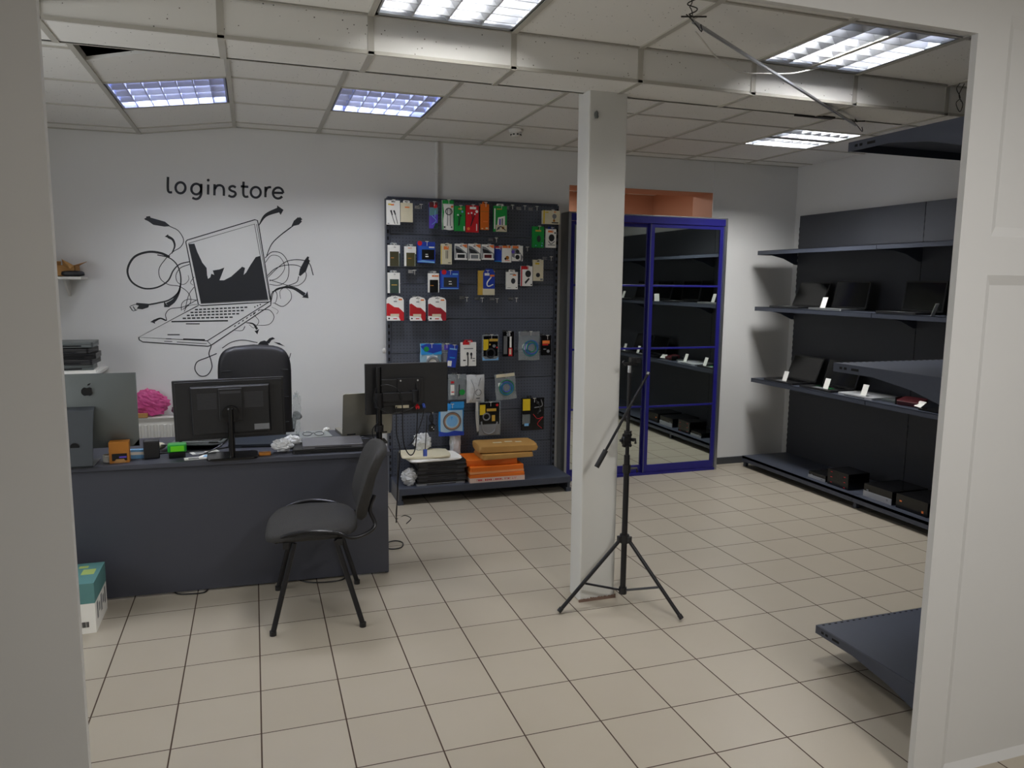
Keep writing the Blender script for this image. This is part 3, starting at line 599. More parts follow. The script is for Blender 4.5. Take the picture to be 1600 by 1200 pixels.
def drawing():
    r = thing('wall_drawing', 'black wall drawing of an open laptop bursting with curling cables and arrows', 'wall drawing', (.42, YB, 1.2))
    inv = Matrix.Translation((-.42, -YB, -1.2))
    def part(name): return MB(), name
    def done(m, name): 
        m.v = [inv @ v for v in m.v]; m.build(name, VINYL, r)
    # screen
    m = MB(); rb = lambda p, w, w1=None, k=6, c=False: ribbon(m, p, w, w1, k, c)
    rb([(390, 414), (398, 406), (770, 294), (784, 298), (792, 330), (858, 742), (845, 748), (472, 768), (458, 760), (390, 420)], 5, k=1, c=True)
    rb([(405, 424), (768, 318), (843, 738), (474, 756)], 3.5, k=1, c=True)
    rb([(780, 318), (852, 735)], 2.5, k=1)
    y = YB-.0014
    fill(m, [(403, 428), (437, 426), (452, 470), (480, 530), (504, 560), (507, 600), (512, 620), (524, 612), (530, 592), (546, 598), (538, 574), (575, 568), (602, 558), (575, 628), (600, 628), (640, 607), (700, 553), (716, 560), (708, 598), (722, 585), (745, 545), (775, 500), (798, 494), (843, 735), (475, 754)], y)
    done(m, 'drawn_screen')
    # base with keys and ports
    m = MB()
    rb([(460, 766), (130, 942), (508, 962), (852, 745)], 4.5, k=1); rb([(130, 942), (132, 956), (152, 968), (512, 992), (530, 986), (858, 765), (858, 742)], 5, k=1); rb([(508, 962), (530, 986)], 3, k=1)
    for j, (a, b, n) in enumerate((((440, 790), (735, 776), 13), ((415, 806), (715, 794), 13), ((395, 822), (690, 812), 13), ((372, 838), (655, 831), 11))):
        for i in range(n):
            t0, t1 = i/n, (i+.72)/n; rb([(a[0]+(b[0]-a[0])*t0, a[1]+(b[1]-a[1])*t0), (a[0]+(b[0]-a[0])*t1, a[1]+(b[1]-a[1])*t1)], 7, k=1)
    rb([(310, 856), (622, 851)], 7, k=1); rb([(390, 868), (466, 868)], 5, k=1); rb([(288, 928), (356, 928)], 5, k=1)
    rb([(375, 953), (495, 957)], 8, k=1); rb([(280, 950), (310, 951)], 4, k=1); rb([(270, 964), (315, 966)], 3, k=1); rb([(340, 968), (505, 978)], 3, k=1); rb([(480, 767), (735, 752)], 3, k=1)
    for i in range(7):
        u, v = 660+i*22, 882-i*14.5; fill(m, [(u-5, v+5), (u+4, v-1), (u+6, v-9), (u-3, v-3)])
    fill(m, [(757, 822), (772, 812), (765, 804)])
    for u, v in ((770, 775), (785, 768), (800, 762)): fill(m, circ(u, v, 4, 4, n=8)[:-1])
    done(m, 'drawn_keyboard')
    # cables
    cab = [(([(300, 330), (348, 355), (377, 405), (360, 445), (320, 470), (278, 510), (242, 565), (250, 620), (295, 652), (355, 662), (405, 700), (415, 750), (372, 790)]), 4, 3),
        ([(300, 500), (250, 478), (180, 472), (105, 500), (68, 570), (90, 635), (155, 672), (228, 668), (290, 632), (320, 575), (355, 540), (410, 525)], 12, 5),
        ([(232, 488), (300, 505), (345, 550), (362, 620), (350, 690), (300, 735), (240, 752), (188, 762)], 5, 8),
        ([(410, 540), (360, 560), (335, 600), (345, 640), (380, 650), (405, 625), (402, 600)], 4, 2), ([(435, 610), (415, 640), (430, 655)], 3, 2),
        ([(210, 850), (245, 838), (282, 850), (278, 815), (305, 785), (375, 775), (440, 742), (452, 735)], 4, 3), ([(365, 795), (368, 755), (400, 733), (450, 738)], 3, 3), ([(380, 800), (400, 770), (455, 760)], 3, 2), ([(435, 665), (405, 710), (385, 790)], 3, 3),
        ([(970, 335), (905, 385), (862, 430), (835, 492)], 6, 4), ([(826, 505), (865, 472), (920, 482), (955, 540), (950, 620), (905, 655), (850, 650)], 4, 3),
        ([(840, 602), (880, 565), (940, 545), (1010, 548), (1053, 590), (1035, 640), (975, 660), (850, 625)], 4, 3), ([(842, 612), (895, 560), (950, 522), (1020, 515), (1070, 535), (1092, 600)], 3, 5),
        ([(828, 530), (860, 492), (908, 500), (935, 558), (900, 612), (850, 632)], 3, 3), ([(1012, 607), (998, 640), (935, 662), (880, 682), (858, 750)], 4, 3),
        ([(858, 760), (862, 705), (882, 688), (893, 712), (885, 748), (868, 755)], 5, 2), ([(880, 755), (925, 772), (968, 735), (968, 695), (945, 672)], 4, 2), ([(930, 668), (908, 690), (912, 730)], 3, 2),
        ([(800, 792), (850, 792), (876, 830), (850, 870), (790, 876), (728, 862)], 4, 2), ([(768, 820), (792, 855), (765, 890), (738, 872)], 3, 2), ([(862, 775), (898, 795), (890, 815)], 1.5, 2), ([(658, 905), (700, 905), (716, 882)], 2, 4),
        ([(590, 1002), (640, 970), (705, 958), (785, 972)], 4, 4), ([(530, 990), (517, 1032), (527, 1065), (533, 1110), (508, 1150), (468, 1155), (440, 1120), (452, 1078), (505, 1055), (560, 1032)], 5, 5), ([(968, 1030), (960, 1060)], 4, 4)]
    for p, a, b in cab:
        m = MB(); rb(p, a, b); done(m, 'drawn_cable')
    # arrows
    for body, w0, w1, head in (([(792, 325), (830, 270), (905, 238)], 4, 26, [(893, 215), (928, 240), (912, 268), (903, 252), (893, 235)]),
            ([(312, 480), (328, 440), (318, 405), (292, 388)], 5, 14, [(273, 388), (291, 374), (302, 402), (289, 392)]),
            ([(362, 640), (352, 690), (325, 738), (288, 765)], 4, 24, [(268, 742), (270, 776), (300, 776), (284, 762)]),
            ([(285, 850), (250, 838), (215, 852)], 3, 12, [(193, 858), (216, 843), (220, 868), (208, 862)]),
            ([(866, 692), (925, 668), (985, 672), (1045, 708)], 5, 20, [(1030, 722), (1066, 727), (1060, 688), (1050, 705)]),
            ([(722, 862), (760, 868), (783, 898)], 3, 12, [(768, 908), (784, 926), (794, 896), (783, 903)])):
        m = MB(); rb(body, w0, w1); fill(m, head, YB-.0013); done(m, 'drawn_arrow')
    # plugs
    for pl in ([(160, 288), (170, 284), (172, 276), (192, 274), (194, 282), (275, 305), (305, 330), (270, 332), (210, 322), (182, 302), (164, 294)], [(985, 300), (1008, 280), (1014, 284), (1018, 278), (1032, 292), (1024, 298), (1030, 304), (1012, 322), (985, 328), (966, 342)],
            [(1060, 496), (1070, 500), (1066, 512), (1074, 520), (1052, 578), (1022, 604), (1012, 600), (1018, 566), (1044, 518)], [(778, 992), (800, 966), (822, 960), (840, 966), (850, 995)], [(833, 966), (850, 948), (868, 942), (882, 950), (862, 958), (848, 978)], [(874, 968), (906, 973), (938, 994), (928, 990), (900, 982)]):
        m = MB(); fill(m, pl); done(m, 'drawn_plug')
    m = MB(); fill(m, [(190, 758), (118, 752), (112, 762), (130, 768), (118, 785), (150, 788), (182, 778)])
    for u in (80, 98): rb([(u, 772), (u+16, 796)], 4, k=1)
    rb([(84, 770), (112, 760)], 3, k=1); rb([(98, 798), (122, 790)], 3, k=1); done(m, 'drawn_plug')
drawing()
# ================================================================ PIPE, RADIATOR, WALL SHELVES
o = thing('wall_pipe', 'thin white pipe running up the wall above the hook panel', 'pipe', (1.965, YB-.02, 2.0))
m = MB(); m.cyl((0, 0, 0), (0, 0, .655), .0135, n=14); m.build('pipe_run', WALLP, o, smooth=True)
m = MB(); m.cyl((0, 0, .43), (0, 0, .485), .019, n=14); m.cyl((0, 0, .54), (0, 0, .575), .017, n=14); m.build('pipe_joint', WALLP, o, smooth=True)
def radiator():
    o = thing('radiator', 'white ribbed panel radiator on the wall behind the desk', 'radiator', (-.9, YB-.1, .12)); L, H = 1.35, .54
    m = MB(); m.box(0, L, .01, .022, 0, H)
    n = int(L/.04)
    for k in range(n): x = .02+k*.04; m.prism([(x, .012), (x+.006, -.006), (x+.020, -.006), (x+.026, .012)], 'z', .03, H-.045)
    m.build('front_panel', WHITEP, o)
    m = MB(); m.box(-.004, L+.004, -.004, .09, H, H+.006)
    for k in range(40): m.box(.03+k*.033, .055+k*.033, .03, .075, H+.006, H+.008)
    m.build('top_grille', WHITEP, o); m = MB(); m.box(0, L, .07, .085, 0, H); m.build('back_panel', WHITEP, o)
    for x in (-.004, L): m = MB(); m.box(x, x+.004, -.004, .09, 0, H); m.build('side_cover', WHITEP, o)
    m = MB(); m.cyl((L+.03, .05, 0), (L+.03, .05, .52), .011, n=10); m.cyl((L+.0, .05, .06), (L+.03, .05, .06), .01, n=10); m.build('valve_pipe', WHITEP, o, smooth=True)
radiator()
def wall_shelf(label, x0, x1, y0, z):
    o = thing('wall_shelf', label, 'shelf', (x0, y0, z)); L, D = x1-x0, YB-y0
    m = MB(); m.box(0, L, 0, D, -.018, 0); m.build('shelf_board', WHITEP, o, bevel=.002)
    for x in (.12, L-.12): m = MB(); m.prism([(D, -.018), (D-.16, -.018), (D-.01, -.13), (D, -.13)], 'x', x, x+.014); m.build('shelf_bracket', WHITEP, o)
wall_shelf('upper white wall shelf holding an opened cardboard carton, at the left edge', -1.4, -.42, 2.86, 1.625)
wall_shelf('lower white wall shelf holding a stack of old laptops, at the left edge', -1.4, -.33, 2.62, 1.02)
# opened carton and small things on the upper shelf
o = thing('cardboard_carton', 'opened brown cardboard carton with loose flaps on the upper left wall shelf', 'carton', (-.56, 2.98, 1.6255))
m = MB(); t = .004
m.box(-.13, .10, -.07, .07, 0, t); m.box(-.13, .10, -.07, -.07+t, 0, .07); m.box(-.13, .10, .07-t, .07, 0, .075); m.box(-.13, -.13+t, -.07, .07, 0, .08); m.box(.10-t, .10, -.07, .07, 0, .07); m.build('carton_body', CARD, o)
for pl in ([(.096, -.07, .07), (.096, .07, .07), (.145, .07, .098), (.15, -.07, .088)], [(-.13, -.07, .07), (.02, -.07, .07), (.035, -.13, .092), (-.12, -.12, .10)], [(.03, -.07, .07), (.096, -.07, .07), (.08, -.12, .05), (.035, -.11, .11)]):
    m = MB(); n = Vector((0, 0, .003)); m.hexa([Vector(p) for p in pl]+[Vector(p)+n for p in pl]); m.build('flap', CARD, o)
tag(MB().blob((-.47, 2.885, 1.645), .07, .02, .018, jit=.06, sq=.7).build('phone_bag', BLK, smooth=True), 'dark crumpled pouch in front of the carton on the upper left shelf', 'pouch')
tag(MB().box(-.78, -.70, 2.9, 2.96, 1.6255, 1.80).build('small_speaker', BLK, bevel=.01), 'small black upright box beside the carton on the upper left shelf', 'speaker')
# ================================================================ HANGING CEILING RAIL AND WIRES
pa = on_y(1083, 34, -.13); pb = on_y(1338, 196, .74)
o = thing('hanging_rail', 'long thin metal rail hanging loosely on wires under the ceiling', 'ceiling rail', pa)
d = pb-pa; m = MB(); n = Vector((d.y, -d.x, 0)).normalized()*.0055; u = Vector((0, 0, .004)); z0 = Vector((0, 0, 0))
m.hexa([z0-n-u, z0+n-u, d+n-u, d-n-u, z0-n+u, z0+n+u, d+n+u, d-n+u]); m.hexa([z0-n-u, z0-n*.7-u, d-n*.7-u, d-n-u, z0-n+u*3, z0-n*.7+u*3, d-n*.7+u*3, d-n+u*3]); m.build('rail_profile', ALU, o)
def wire_hanger(base, top, loops, par, dr=.016):
    m = MB(); top = Vector(top); base = Vector(base); pts = []
    for k in range(loops*6+1):
        t = k/(loops*6); p = top+(base-top)*t; a = t*loops*math.pi*2; pts.append(p+Vector((dr*math.sin(a), dr*.5*math.cos(a*1.3), 0)))
    m.tube(smooth_path(pts, 3), .0022, n=6); pts2 = [p+Vector((-.02*math.sin(i*1.1), .01, 0)) for i, p in enumerate(pts)]; m.tube(smooth_path(pts2, 3), .0018, n=6)
    m.tube([base+Vector((-.05, 0, -.0)), base+Vector((.055, 0, .012))], .003, n=6); m.tube(smooth_path([base+Vector((-.03, 0, .01)), base+Vector((.0, 0, -.01)), base+Vector((.025, -.02, -.05)), base+Vector((.02, -.02, -.025))], 3), .0022, n=6)
    return m.build('hanger_wire', mat('dark_wire', (42, 40, 38), .5), par)
wire_hanger((0, 0, .012), (-.01, .0, 2.66-pa.z), 2, o)
wire_hanger(d+Vector((0, 0, .015)), d+Vector((.02, .03, 2.66-pb.z)), 2, o, .012)
m = MB(); q = on_z(1500, 130, 2.655); m.tube(smooth_path([q, q+Vector((-.02, 0, -.03)), q+Vector((.01, 0, -.07)), q+Vector((-.015, 0, -.1)), q+Vector((.015, 0, -.14)), q+Vector((.03, 0, -.1)), q+Vector((.0, 0, -.06)), q+Vector((.03, 0, -.0))], 4), .0022, n=6)
tag(m.build('ceiling_wire', MATS['dark_wire']), 'tangled dark wire dangling from the ceiling near the upper rack shelf', 'wire')
m = MB(); cps = [on_y(1087, 50, -.12), on_y(1100, 66, -.1), on_y(1118, 88, 0.0), on_y(1145, 108, .12), on_y(1165, 114, .2), on_y(1200, 115, .3), on_y(1235, 115, .36), on_y(1262, 110, .42), on_y(1290, 104, .48)]
m.tube(smooth_path(cps, 5), .003, n=8); tag(m.build('ceiling_cable', WHITEP, smooth=True), 'thin white cable sagging from the hanging rail to the lamp', 'cable')
tag(MB().box(3.49, 3.60, .74, .772, 2.505, 2.5149).box(3.36, 3.50, .765, .772, 2.5051, 2.5149).build('ceiling_bracket', MATS['dark_wire']), 'small black bracket screwed under the ceiling beam', 'bracket')
o = tag(MB().blob((2.180, .694, 2.405), .012, .010, .018, jit=.2, n=10, k=6).build('socket_stub', ALUD, smooth=True), 'small broken metal fixture near the top of the white column', 'fixture')
# ================================================================ GOODS ON THE HOOK PANEL
HOOKG = 'wire hooks on the pegboard'
def hook(x, z, y1, label, y0=3.0, scan=True):
    o = thing('display_hook', label, 'hook', (x, y0, z), 0, HOOKG)
    m = MB(); m.box(-.02, .02, -.004, -.0005, -.012, .012); m.build('hook_plate', CHROME, o)
    m = MB(); L = y0-y1; m.tube([(-.0, -.002, .0), (0, -L*.85, -.004), (0, -L, .010)], .0024, n=8); m.tube([(0, -.002, .01), (0, -L*.5, .012), (0, -L-.012, .012)], .0017, n=6); m.build('prong', CHROME, o, smooth=True)
    m = MB(); m.box(-.013, .013, -L-.016, -L-.014, .006, .010); m.box(-.0015, .0015, -L-.016, -L-.014, -.024, .006); m.build('price_holder', WHITEP, o)
    return o
def pack(name, label, cat, bx, cols, deco, short, Y=2.90, dp=.018, tab=None, outline=None, hooked=True, rz=0., group=None, hx=.5, wavy=0.):
    """a package hanging on a hook: bx pixel box of its front face, deco drawn on that face"""
    a, b = on_y((bx[0]+bx[2])/2, bx[1], Y), on_y((bx[0]+bx[2])/2, bx[3], Y); l, r_ = on_y(bx[0], (bx[1]+bx[3])/2, Y), on_y(bx[2], (bx[1]+bx[3])/2, Y)
    W, H = r_.x-l.x, a.z-b.z; mats = list(dict.fromkeys([cols]+[d[-1] for d in deco])); ix = lambda q: mats.index(q)
    m = MB(); U = lambda u, v: ((u-.5)*W, v*H-H)
    if outline: m.prism([U(*p) for p in outline], 'y', 0, dp, 0)
    elif wavy:
        n, k = 8, 10; vs = []
        for sgn in (-1, 1):
            for j in range(k+1):
                for i in range(n+1):
                    u, v = i/n, j/k; bul = math.sin(math.pi*u)**.5*math.sin(math.pi*min(1, max(0, v)))**.5; x, z = U(u+.02*math.sin(9*v+1)*(.5), v)
                    rr = (random.random()-.5)*wavy; vs.append((x, dp/2+sgn*(.0008+dp*.5*bul*(1+rr)), z+.002*math.sin(7*u)))
        q = (n+1)*(k+1); fs = []
        for s_ in (0, 1):
            for j in range(k):
                for i in range(n): A = s_*q+j*(n+1)+i; fs.append((A, A+1, A+n+2, A+n+1))
        m.add(vs, fs)
    else: m.box(-W/2, W/2, 0, dp, -H, 0)
    y = -.0005 if not wavy else -.001
    for d in deco:
        c = ix(d[-1]); y -= .00006
        if d[0] == 'r': (x0, z0), (x1, z1) = U(d[1], d[2]), U(d[3], d[4]); m.add([(x0, y, z0), (x1, y, z0), (x1, y, z1), (x0, y, z1)], [(0, 1, 2, 3)], c)
        elif d[0] == 'p': m.add([(U(*p)[0], y, U(*p)[1]) for p in d[1]], [tuple(range(len(d[1])))], c)
        elif d[0] == 'e': m.add([((d[1]-.5)*W+d[3]*W*math.cos(t*math.pi/10), y, d[2]*H-H+d[3]*W*(d[4] if len(d) > 5 else 1)*math.sin(t*math.pi/10)) for t in range(20)], [tuple(range(20))], c)
        elif d[0] == 'l': m.tube(smooth_path([(U(*p)[0], y-.001, U(*p)[1]) for p in d[1]], 4), d[2]*W, c, n=6)
        elif d[0] == 'o': m.tube([((d[1]-.5)*W+d[3]*W*math.cos(t*math.pi/12), y-.001, d[2]*H-H+d[3]*W*math.sin(t*math.pi/12)) for t in range(24)], d[4]*W, c, n=6, closed=True)
    o = m.build(name, mats, smooth=bool(wavy), angle=50); o.location = (l.x+W/2, Y, a.z); o.rotation_euler = (0, R(rz), 0); tag(o, label, cat, group)
    ht = 0.
    if tab:
        ht = .014; mm = MB(); tw = W*.28
        mm.prism([(-tw, 0), (tw, 0), (tw, ht*.8), (tw*.8, ht*1.3), (-tw*.8, ht*1.3), (-tw, ht*.8)], 'y', dp*.5, dp*.5+.001); mm.box(-tw*.5, tw*.5, dp*.5-.0004, dp*.5, ht*.45, ht*.85, 1); mm.build('hang_tab', [tab, HOLE], o)
    if hooked: hook(l.x+W/2+(hx-.5)*W, a.z-.006+ht*.6, Y-.012, 'chrome wire hook carrying the '+short)
    return o
H_ = 'accessory packs hanging on the pegboard'
def hole(w=WHITE): return [('r', .36, .925, .64, .965, HOLE)]
logo = lambda: [('r', .12, .80, .34, .86, YEL), ('r', .32, .79, .56, .85, ORA)]
PK = [
 ('cable_box', 'white cable box picturing two dark plugs, top left on the pegboard', 'cable box', (604, 313, 625, 351), WHITE, hole()+logo()+[('l', [(.33, .56), (.42, .35), (.60, .04)], .022, INK), ('l', [(.55, .56), (.68, .35), (.82, .04)], .022, INK), ('p', [(.26, .58), (.38, .60), (.46, .40), (.38, .38)], INK), ('p', [(.48, .58), (.60, .60), (.70, .42), (.62, .40)], INK), ('r', .06, .03, .2, .06, GREY)], 'white box with two dark plugs', dict(group=H_)),
 ('charger_box', 'plain off-white box with orange print, second from the top left hook', 'charger box', (626, 317, 645, 347), BEIGE, [('r', .35, .74, .72, .80, ORA), ('r', .08, .76, .3, .80, BEIGE)], 'plain off-white box', dict(tab=WHITE, group=H_)),
 ('cable_box', 'slim turquoise and purple box with red top', 'cable box', (671, 316, 684, 357), PURP, [('r', 0, .80, 1, 1, DRED), ('p', [(0, .8), (1, .8), (1, .55), (0, .48)], TEAL), ('e', .7, .85, .22, RED), ('p', [(.45, .0), (1, .0), (1, .22), (.7, .2)], DGRN), ('l', [(.25, .5), (.8, .3), (.3, .15)], .04, LBL), ('l', [(.7, .7), (.65, .45)], .04, LBL)], 'slim turquoise and purple box', dict(group=H_)),
 ('earphone_pack', 'white and green pack with a black ring emblem over two cables', 'earphone pack', (691, 313, 709, 359), WHITE, [('r', 0, .88, 1, 1, GREEN), ('p', [(0, 0), (.10, 0), (.06, .3), (.16, .6), (.05, .88), (0, .88)], GREEN), ('o', .56, .62, .27, .035, INK), ('l', [(.45, .70), (.45, .3), (.42, .14)], .03, GREY), ('l', [(.68, .70), (.68, .3), (.7, .14)], .03, GREY), ('r', .75, .76, .95, .82, ORA), ('e', .2, .09, .07, INK), ('e', .8, .09, .07, GREY)], 'white and green ring pack', dict(wavy=.2, dp=.02, group=H_)),
 ('earphone_box', 'green earphone box between the ring pack and the red box', 'earphone box', (710, 322, 727, 361), GREEN, [('r', .35, .86, .7, .92, GOLD), ('e', .72, .78, .10, LBL), ('l', [(.3, .62), (.4, .5), (.36, .2)], .025, INK), ('l', [(.55, .66), (.5, .5), (.42, .22)], .03, INK), ('e', .32, .64, .08, WHITE), ('e', .58, .62, .09, INK), ('r', .85, .02, .95, .2, WHITE)], 'green earphone box', dict(group=H_)),
 ('earphone_box', 'red earphone box with white print, on the top row', 'earphone box', (728, 321, 748, 363), RED, [('r', .3, .86, .8, .95, WHITE), ('e', .84, .78, .11, WHITE), ('e', .2, .70, .06, WHITE), ('e', .44, .72, .07, WHITE), ('e', .70, .68, .06, WHITE), ('l', [(.44, .68), (.50, .5), (.36, .22)], .025, INK), ('l', [(.70, .64), (.56, .5), (.38, .22)], .022, INK), ('e', .2, .13, .11, ORA), ('r', .80, .06, .87, .32, WHITE)], 'red earphone box', dict(group=H_)),
 ('cable_box', 'narrow orange box right of the red earphone box', 'cable box', (751, 319, 764, 359), ORNG, [('r', 0, .70, 1, .72, BROWN), ('r', .3, .3, .85, .34, ORA), ('r', .6, .03, .9, .09, BEIGE), ('r', .1, .03, .3, .06, BEIGE)], 'narrow orange box', dict(tab=ORNG, group=H_)),
 ('phone_case_pack', 'green pack with a pale phone picture and two more packs behind it', 'accessory pack', (772, 322, 792, 362), GREEN, [('r', .2, .86, .6, .90, GOLD), ('p', [(.22, .15), (.85, .15), (.85, .62), (.3, .55)], WHITE), ('r', .40, .20, .52, .50, PURP), ('r', .58, .22, .7, .52, GREY), ('p', [(.15, 0), (1, 0), (1, .26), (.15, .26)], BEIGE), ('e', .35, .13, .10, GREY), ('e', .7, .15, .10, BROWN), ('l', [(.2, .05), (.5, .2), (.9, .06)], .03, INK), ('r', .0, .1, .1, .9, WHITE)], 'green pack with phone picture', dict(tab=WHITE, dp=.03, group=H_)),
 ('car_holder_box', 'cream box picturing a car holder, at the top right end of the pegboard', 'holder box', (849, 329, 875, 350), BEIGE, [('r', 0, 0, .08, 1, YEL), ('e', .66, .58, .13, GREY), ('r', .60, .25, .68, .55, GREY), ('e', .64, .25, .07, BROWN), ('r', .5, .06, .9, .14, INK), ('r', .1, .82, .3, .9, YEL), ('r', .62, .86, .75, .93, ORA)], 'cream car holder box', dict(Y=2.86, dp=.04, group=H_)),
 ('charger_box', 'green box picturing a black car charger', 'charger box', (832, 354, 850, 387), GREEN, [('e', .55, .42, .17, 1.6, INK), ('r', .25, .76, .75, .84, GOLD), ('r', .45, .9, .65, .95, HOLE), ('e', .85, .22, .05, LBL), ('e', .3, .1, .05, LBL), ('e', .82, .1, .07, LBL)], 'green charger box', dict(group=H_)),
 ('charger_box', 'white box picturing a black charger, beside the green charger box', 'charger box', (853, 358, 869, 387), WHITE, [('e', .55, .53, .28, 1.15, INK), ('l', [(.25, .35), (.5, .2), (.85, .35)], .04, GREY), ('r', .2, .82, .7, .92, ORA), ('e', .88, .8, .08, INK), ('r', .2, .12, .9, .16, GREY)], 'white charger box', dict(tab=DBLUE, group=H_)),
 ('screen_glass_pack', 'first screen glass pack of the second row, white over dark brown', 'screen glass pack', (606, 383, 625, 416), WHITE, [('r', .16, .0, .9, .70, OLIV), ('r', .92, 0, 1, .62, DGRN), ('r', .25, .38, .5, .42, BROWN), ('r', .5, .88, .65, .92, GREY)], 'first dark screen glass pack of the second row', dict(tab=CLEAR, group=H_)),
 ('screen_glass_pack', 'second screen glass pack of the second row, beside the blue drive pack', 'screen glass pack', (632, 385, 650, 416), WHITE, [('r', .16, .0, .9, .68, mat('olive_brown', (78, 74, 40), .3)), ('r', .92, 0, 1, .62, DGRN), ('r', .3, .38, .6, .42, BROWN), ('r', .3, .9, .65, .93, ORA)], 'second dark screen glass pack of the second row', dict(tab=CLEAR, group=H_)),
 ('drive_pack', 'blue blister pack with a black drive, on the second row', 'drive pack', (652, 378, 680, 411), DBLUE, [('r', .08, .14, .95, .80, mat('mid_blue', (40, 92, 190), .4)), ('r', .25, .16, .95, .64, BLKG), ('e', .14, .93, .13, RED), ('r', .45, .40, .6, .43, WHITE), ('r', .45, .28, .62, .34, WHITE), ('r', .65, .72, .95, .78, WHITE), ('p', [(.0, .05), (.96, .0), (.96, .08), (.3, .13), (.0, .09)], LBL)], 'upper blue drive pack', dict(group=H_)),
 ('cable_box', 'yellow-edged white box picturing two cable ends', 'cable box', (689, 381, 706, 413), BEIGE, [('r', 0, 0, .06, .9, YEL), ('r', .25, .72, .7, .88, ORA), ('r', .36, .93, .64, .97, HOLE), ('r', .44, .28, .50, .68, INK), ('r', .58, .28, .64, .68, INK), ('r', .65, .06, .9, .09, INK)], 'yellow-edged cable box', dict(group=H_)),
]
for nm, n_lab, bx, c2 in (('first', 'first of three patterned adapter boxes, grey picture on white', (711, 381, 730, 406), INK), ('second', 'second of three patterned adapter boxes, black and white picture', (732, 381, 751, 407), GREY), ('third', 'third of three patterned adapter boxes, with a dark red adapter', (753, 382, 772, 406), DRED)):
    PK.append(('adapter_box', n_lab, 'adapter box', bx, WHITE, [('p', [(.02, .88), (.3, .82), (.98, .42), (1, .06), (.02, .06)], GREY), ('p', [(.02, .72), (.5, .62), (.9, .35), (.2, .35)], INK), ('r', .04, .0, 1, .10, WHITE), ('r', .10, .06, .90, .42, WHITE), ('r', .2, .12, .8, .34, c2), ('p', [(.55, .93), (.98, .98), (.98, .74), (.8, .80)], ORA), ('r', .40, .84, .6, .89, DRED)], nm+' patterned adapter box', dict(group=H_)))
PK += [
 ('charger_box', 'deep blue box half hidden beside the patterned adapter boxes', 'charger box', (773, 385, 787, 409), DBLUE, [('r', 0, .0, 1, .06, SKY), ('r', 0, .88, 1, 1, RED), ('r', .1, .84, .6, .9, WHITE)], 'deep blue box', dict(Y=2.93, group=H_)),
 ('adapter_box', 'white box with small brown adapter picture, before the spotted box', 'adapter box', (785, 384, 799, 410), WHITE, [('e', .55, .28, .2, BROWN), ('e', .35, .22, .12, INK), ('r', .0, .86, .9, 1, ORA), ('r', .3, .1, .8, .14, ORA)], 'white box with brown adapter', dict(Y=2.90, group=H_)),
 ('adapter_box', 'spotted white box picturing a square plug, last pack of the second row', 'adapter box', (800, 384, 817, 408), WHITE, [('p', [(0, .8), (.4, .9), (1, .3), (.9, .0), (.7, .0), (0, .3)], GREY), ('r', .25, .06, .8, .46, WHITE), ('e', .5, .26, .2, INK), ('e', .5, .62, .17, INK), ('e', .1, .6, .15, PURP), ('r', .05, .82, .6, .98, ORA)], 'spotted white box', dict(group=H_)),
 ('screen_glass_pack', 'lone screen glass pack at the left edge of the third row, greenish', 'screen glass pack', (606, 426, 625, 458), WHITE, [('r', .16, .0, .9, .68, DGRN), ('r', .3, .38, .75, .42, GOLD), ('r', .5, .9, .62, .94, GREY)], 'greenish screen glass pack', dict(tab=CLEAR, group=H_)),
 ('screen_glass_pack', 'screen glass pack with a black front, touching the lower blue drive pack', 'screen glass pack', (669, 427, 686, 457), WHITE, [('r', .14, .0, .92, .66, BLKG), ('r', .35, .82, .95, .9, ORA), ('r', .2, .34, .5, .38, BROWN)], 'black screen glass pack', dict(tab=CLEAR, group=H_)),
 ('drive_pack', 'blue blister pack with a black drive, on the third row', 'drive pack', (688, 423, 717, 452), DBLUE, [('r', .08, .10, .95, .78, mat('mid_blue', (40, 92, 190), .4)), ('r', .18, .12, .90, .64, INK), ('e', .2, .92, .13, RED), ('r', .45, .40, .6, .44, WHITE), ('r', .45, .26, .62, .31, WHITE), ('r', .65, .78, .95, .86, LBL), ('r', .0, .02, .97, .06, LBL)], 'lower blue drive pack', dict(group=H_)),
 ('cable_pack', 'gold box behind a blue cable card, alone in the middle of the third row', 'cable pack', (748, 423, 773, 461), GOLD, [('r', .25, .0, 1, .28, BEIGE), ('p', [(.27, .26), (1, .26), (1, .92), (.85, 1.08), (.45, 1.08), (.27, .92)], DBLUE), ('r', .36, .8, .66, .9, WHITE), ('r', .7, .76, .98, .84, ORA), ('l', [(.78, .74), (.55, .55), (.52, .42), (.62, .36), (.9, .44)], .035, WHITE)], 'gold and blue cable pack', dict(dp=.03, group=H_)),
 ('charger_box', 'small white box picturing a round black charger', 'charger box', (791, 425, 809, 452), WHITE, [('e', .6, .48, .19, 1.2, INK), ('r', .3, .85, .75, .90, GREY), ('r', .55, .78, .85, .86, ORA), ('e', .88, .1, .05, INK), ('r', .1, .08, .4, .1, GREY)], 'white box with round charger', dict(tab=WHITE, group=H_)),
 ('charger_box', 'red and white box picturing a charger and plug', 'charger box', (814, 416, 832, 447), WHITE, [('r', 0, 0, .1, 1, RED), ('r', .1, .84, .65, 1, RED), ('e', .62, .62, .25, 1.1, INK), ('p', [(.4, .1), (.75, .35), (.68, .42), (.32, .2)], INK), ('e', .9, .08, .06, INK)], 'red and white charger box', dict(group=H_)),
 ('charger_box', 'tall cream box with a round black socket picture, right of the red one', 'charger box', (833, 406, 849, 439), BEIGE, [('e', .48, .28, .2, INK), ('r', .36, .92, .64, .96, HOLE), ('r', .2, .78, .6, .86, YEL), ('r', .7, .03, .95, .12, GREY)], 'tall cream box', dict(group=H_)),
]
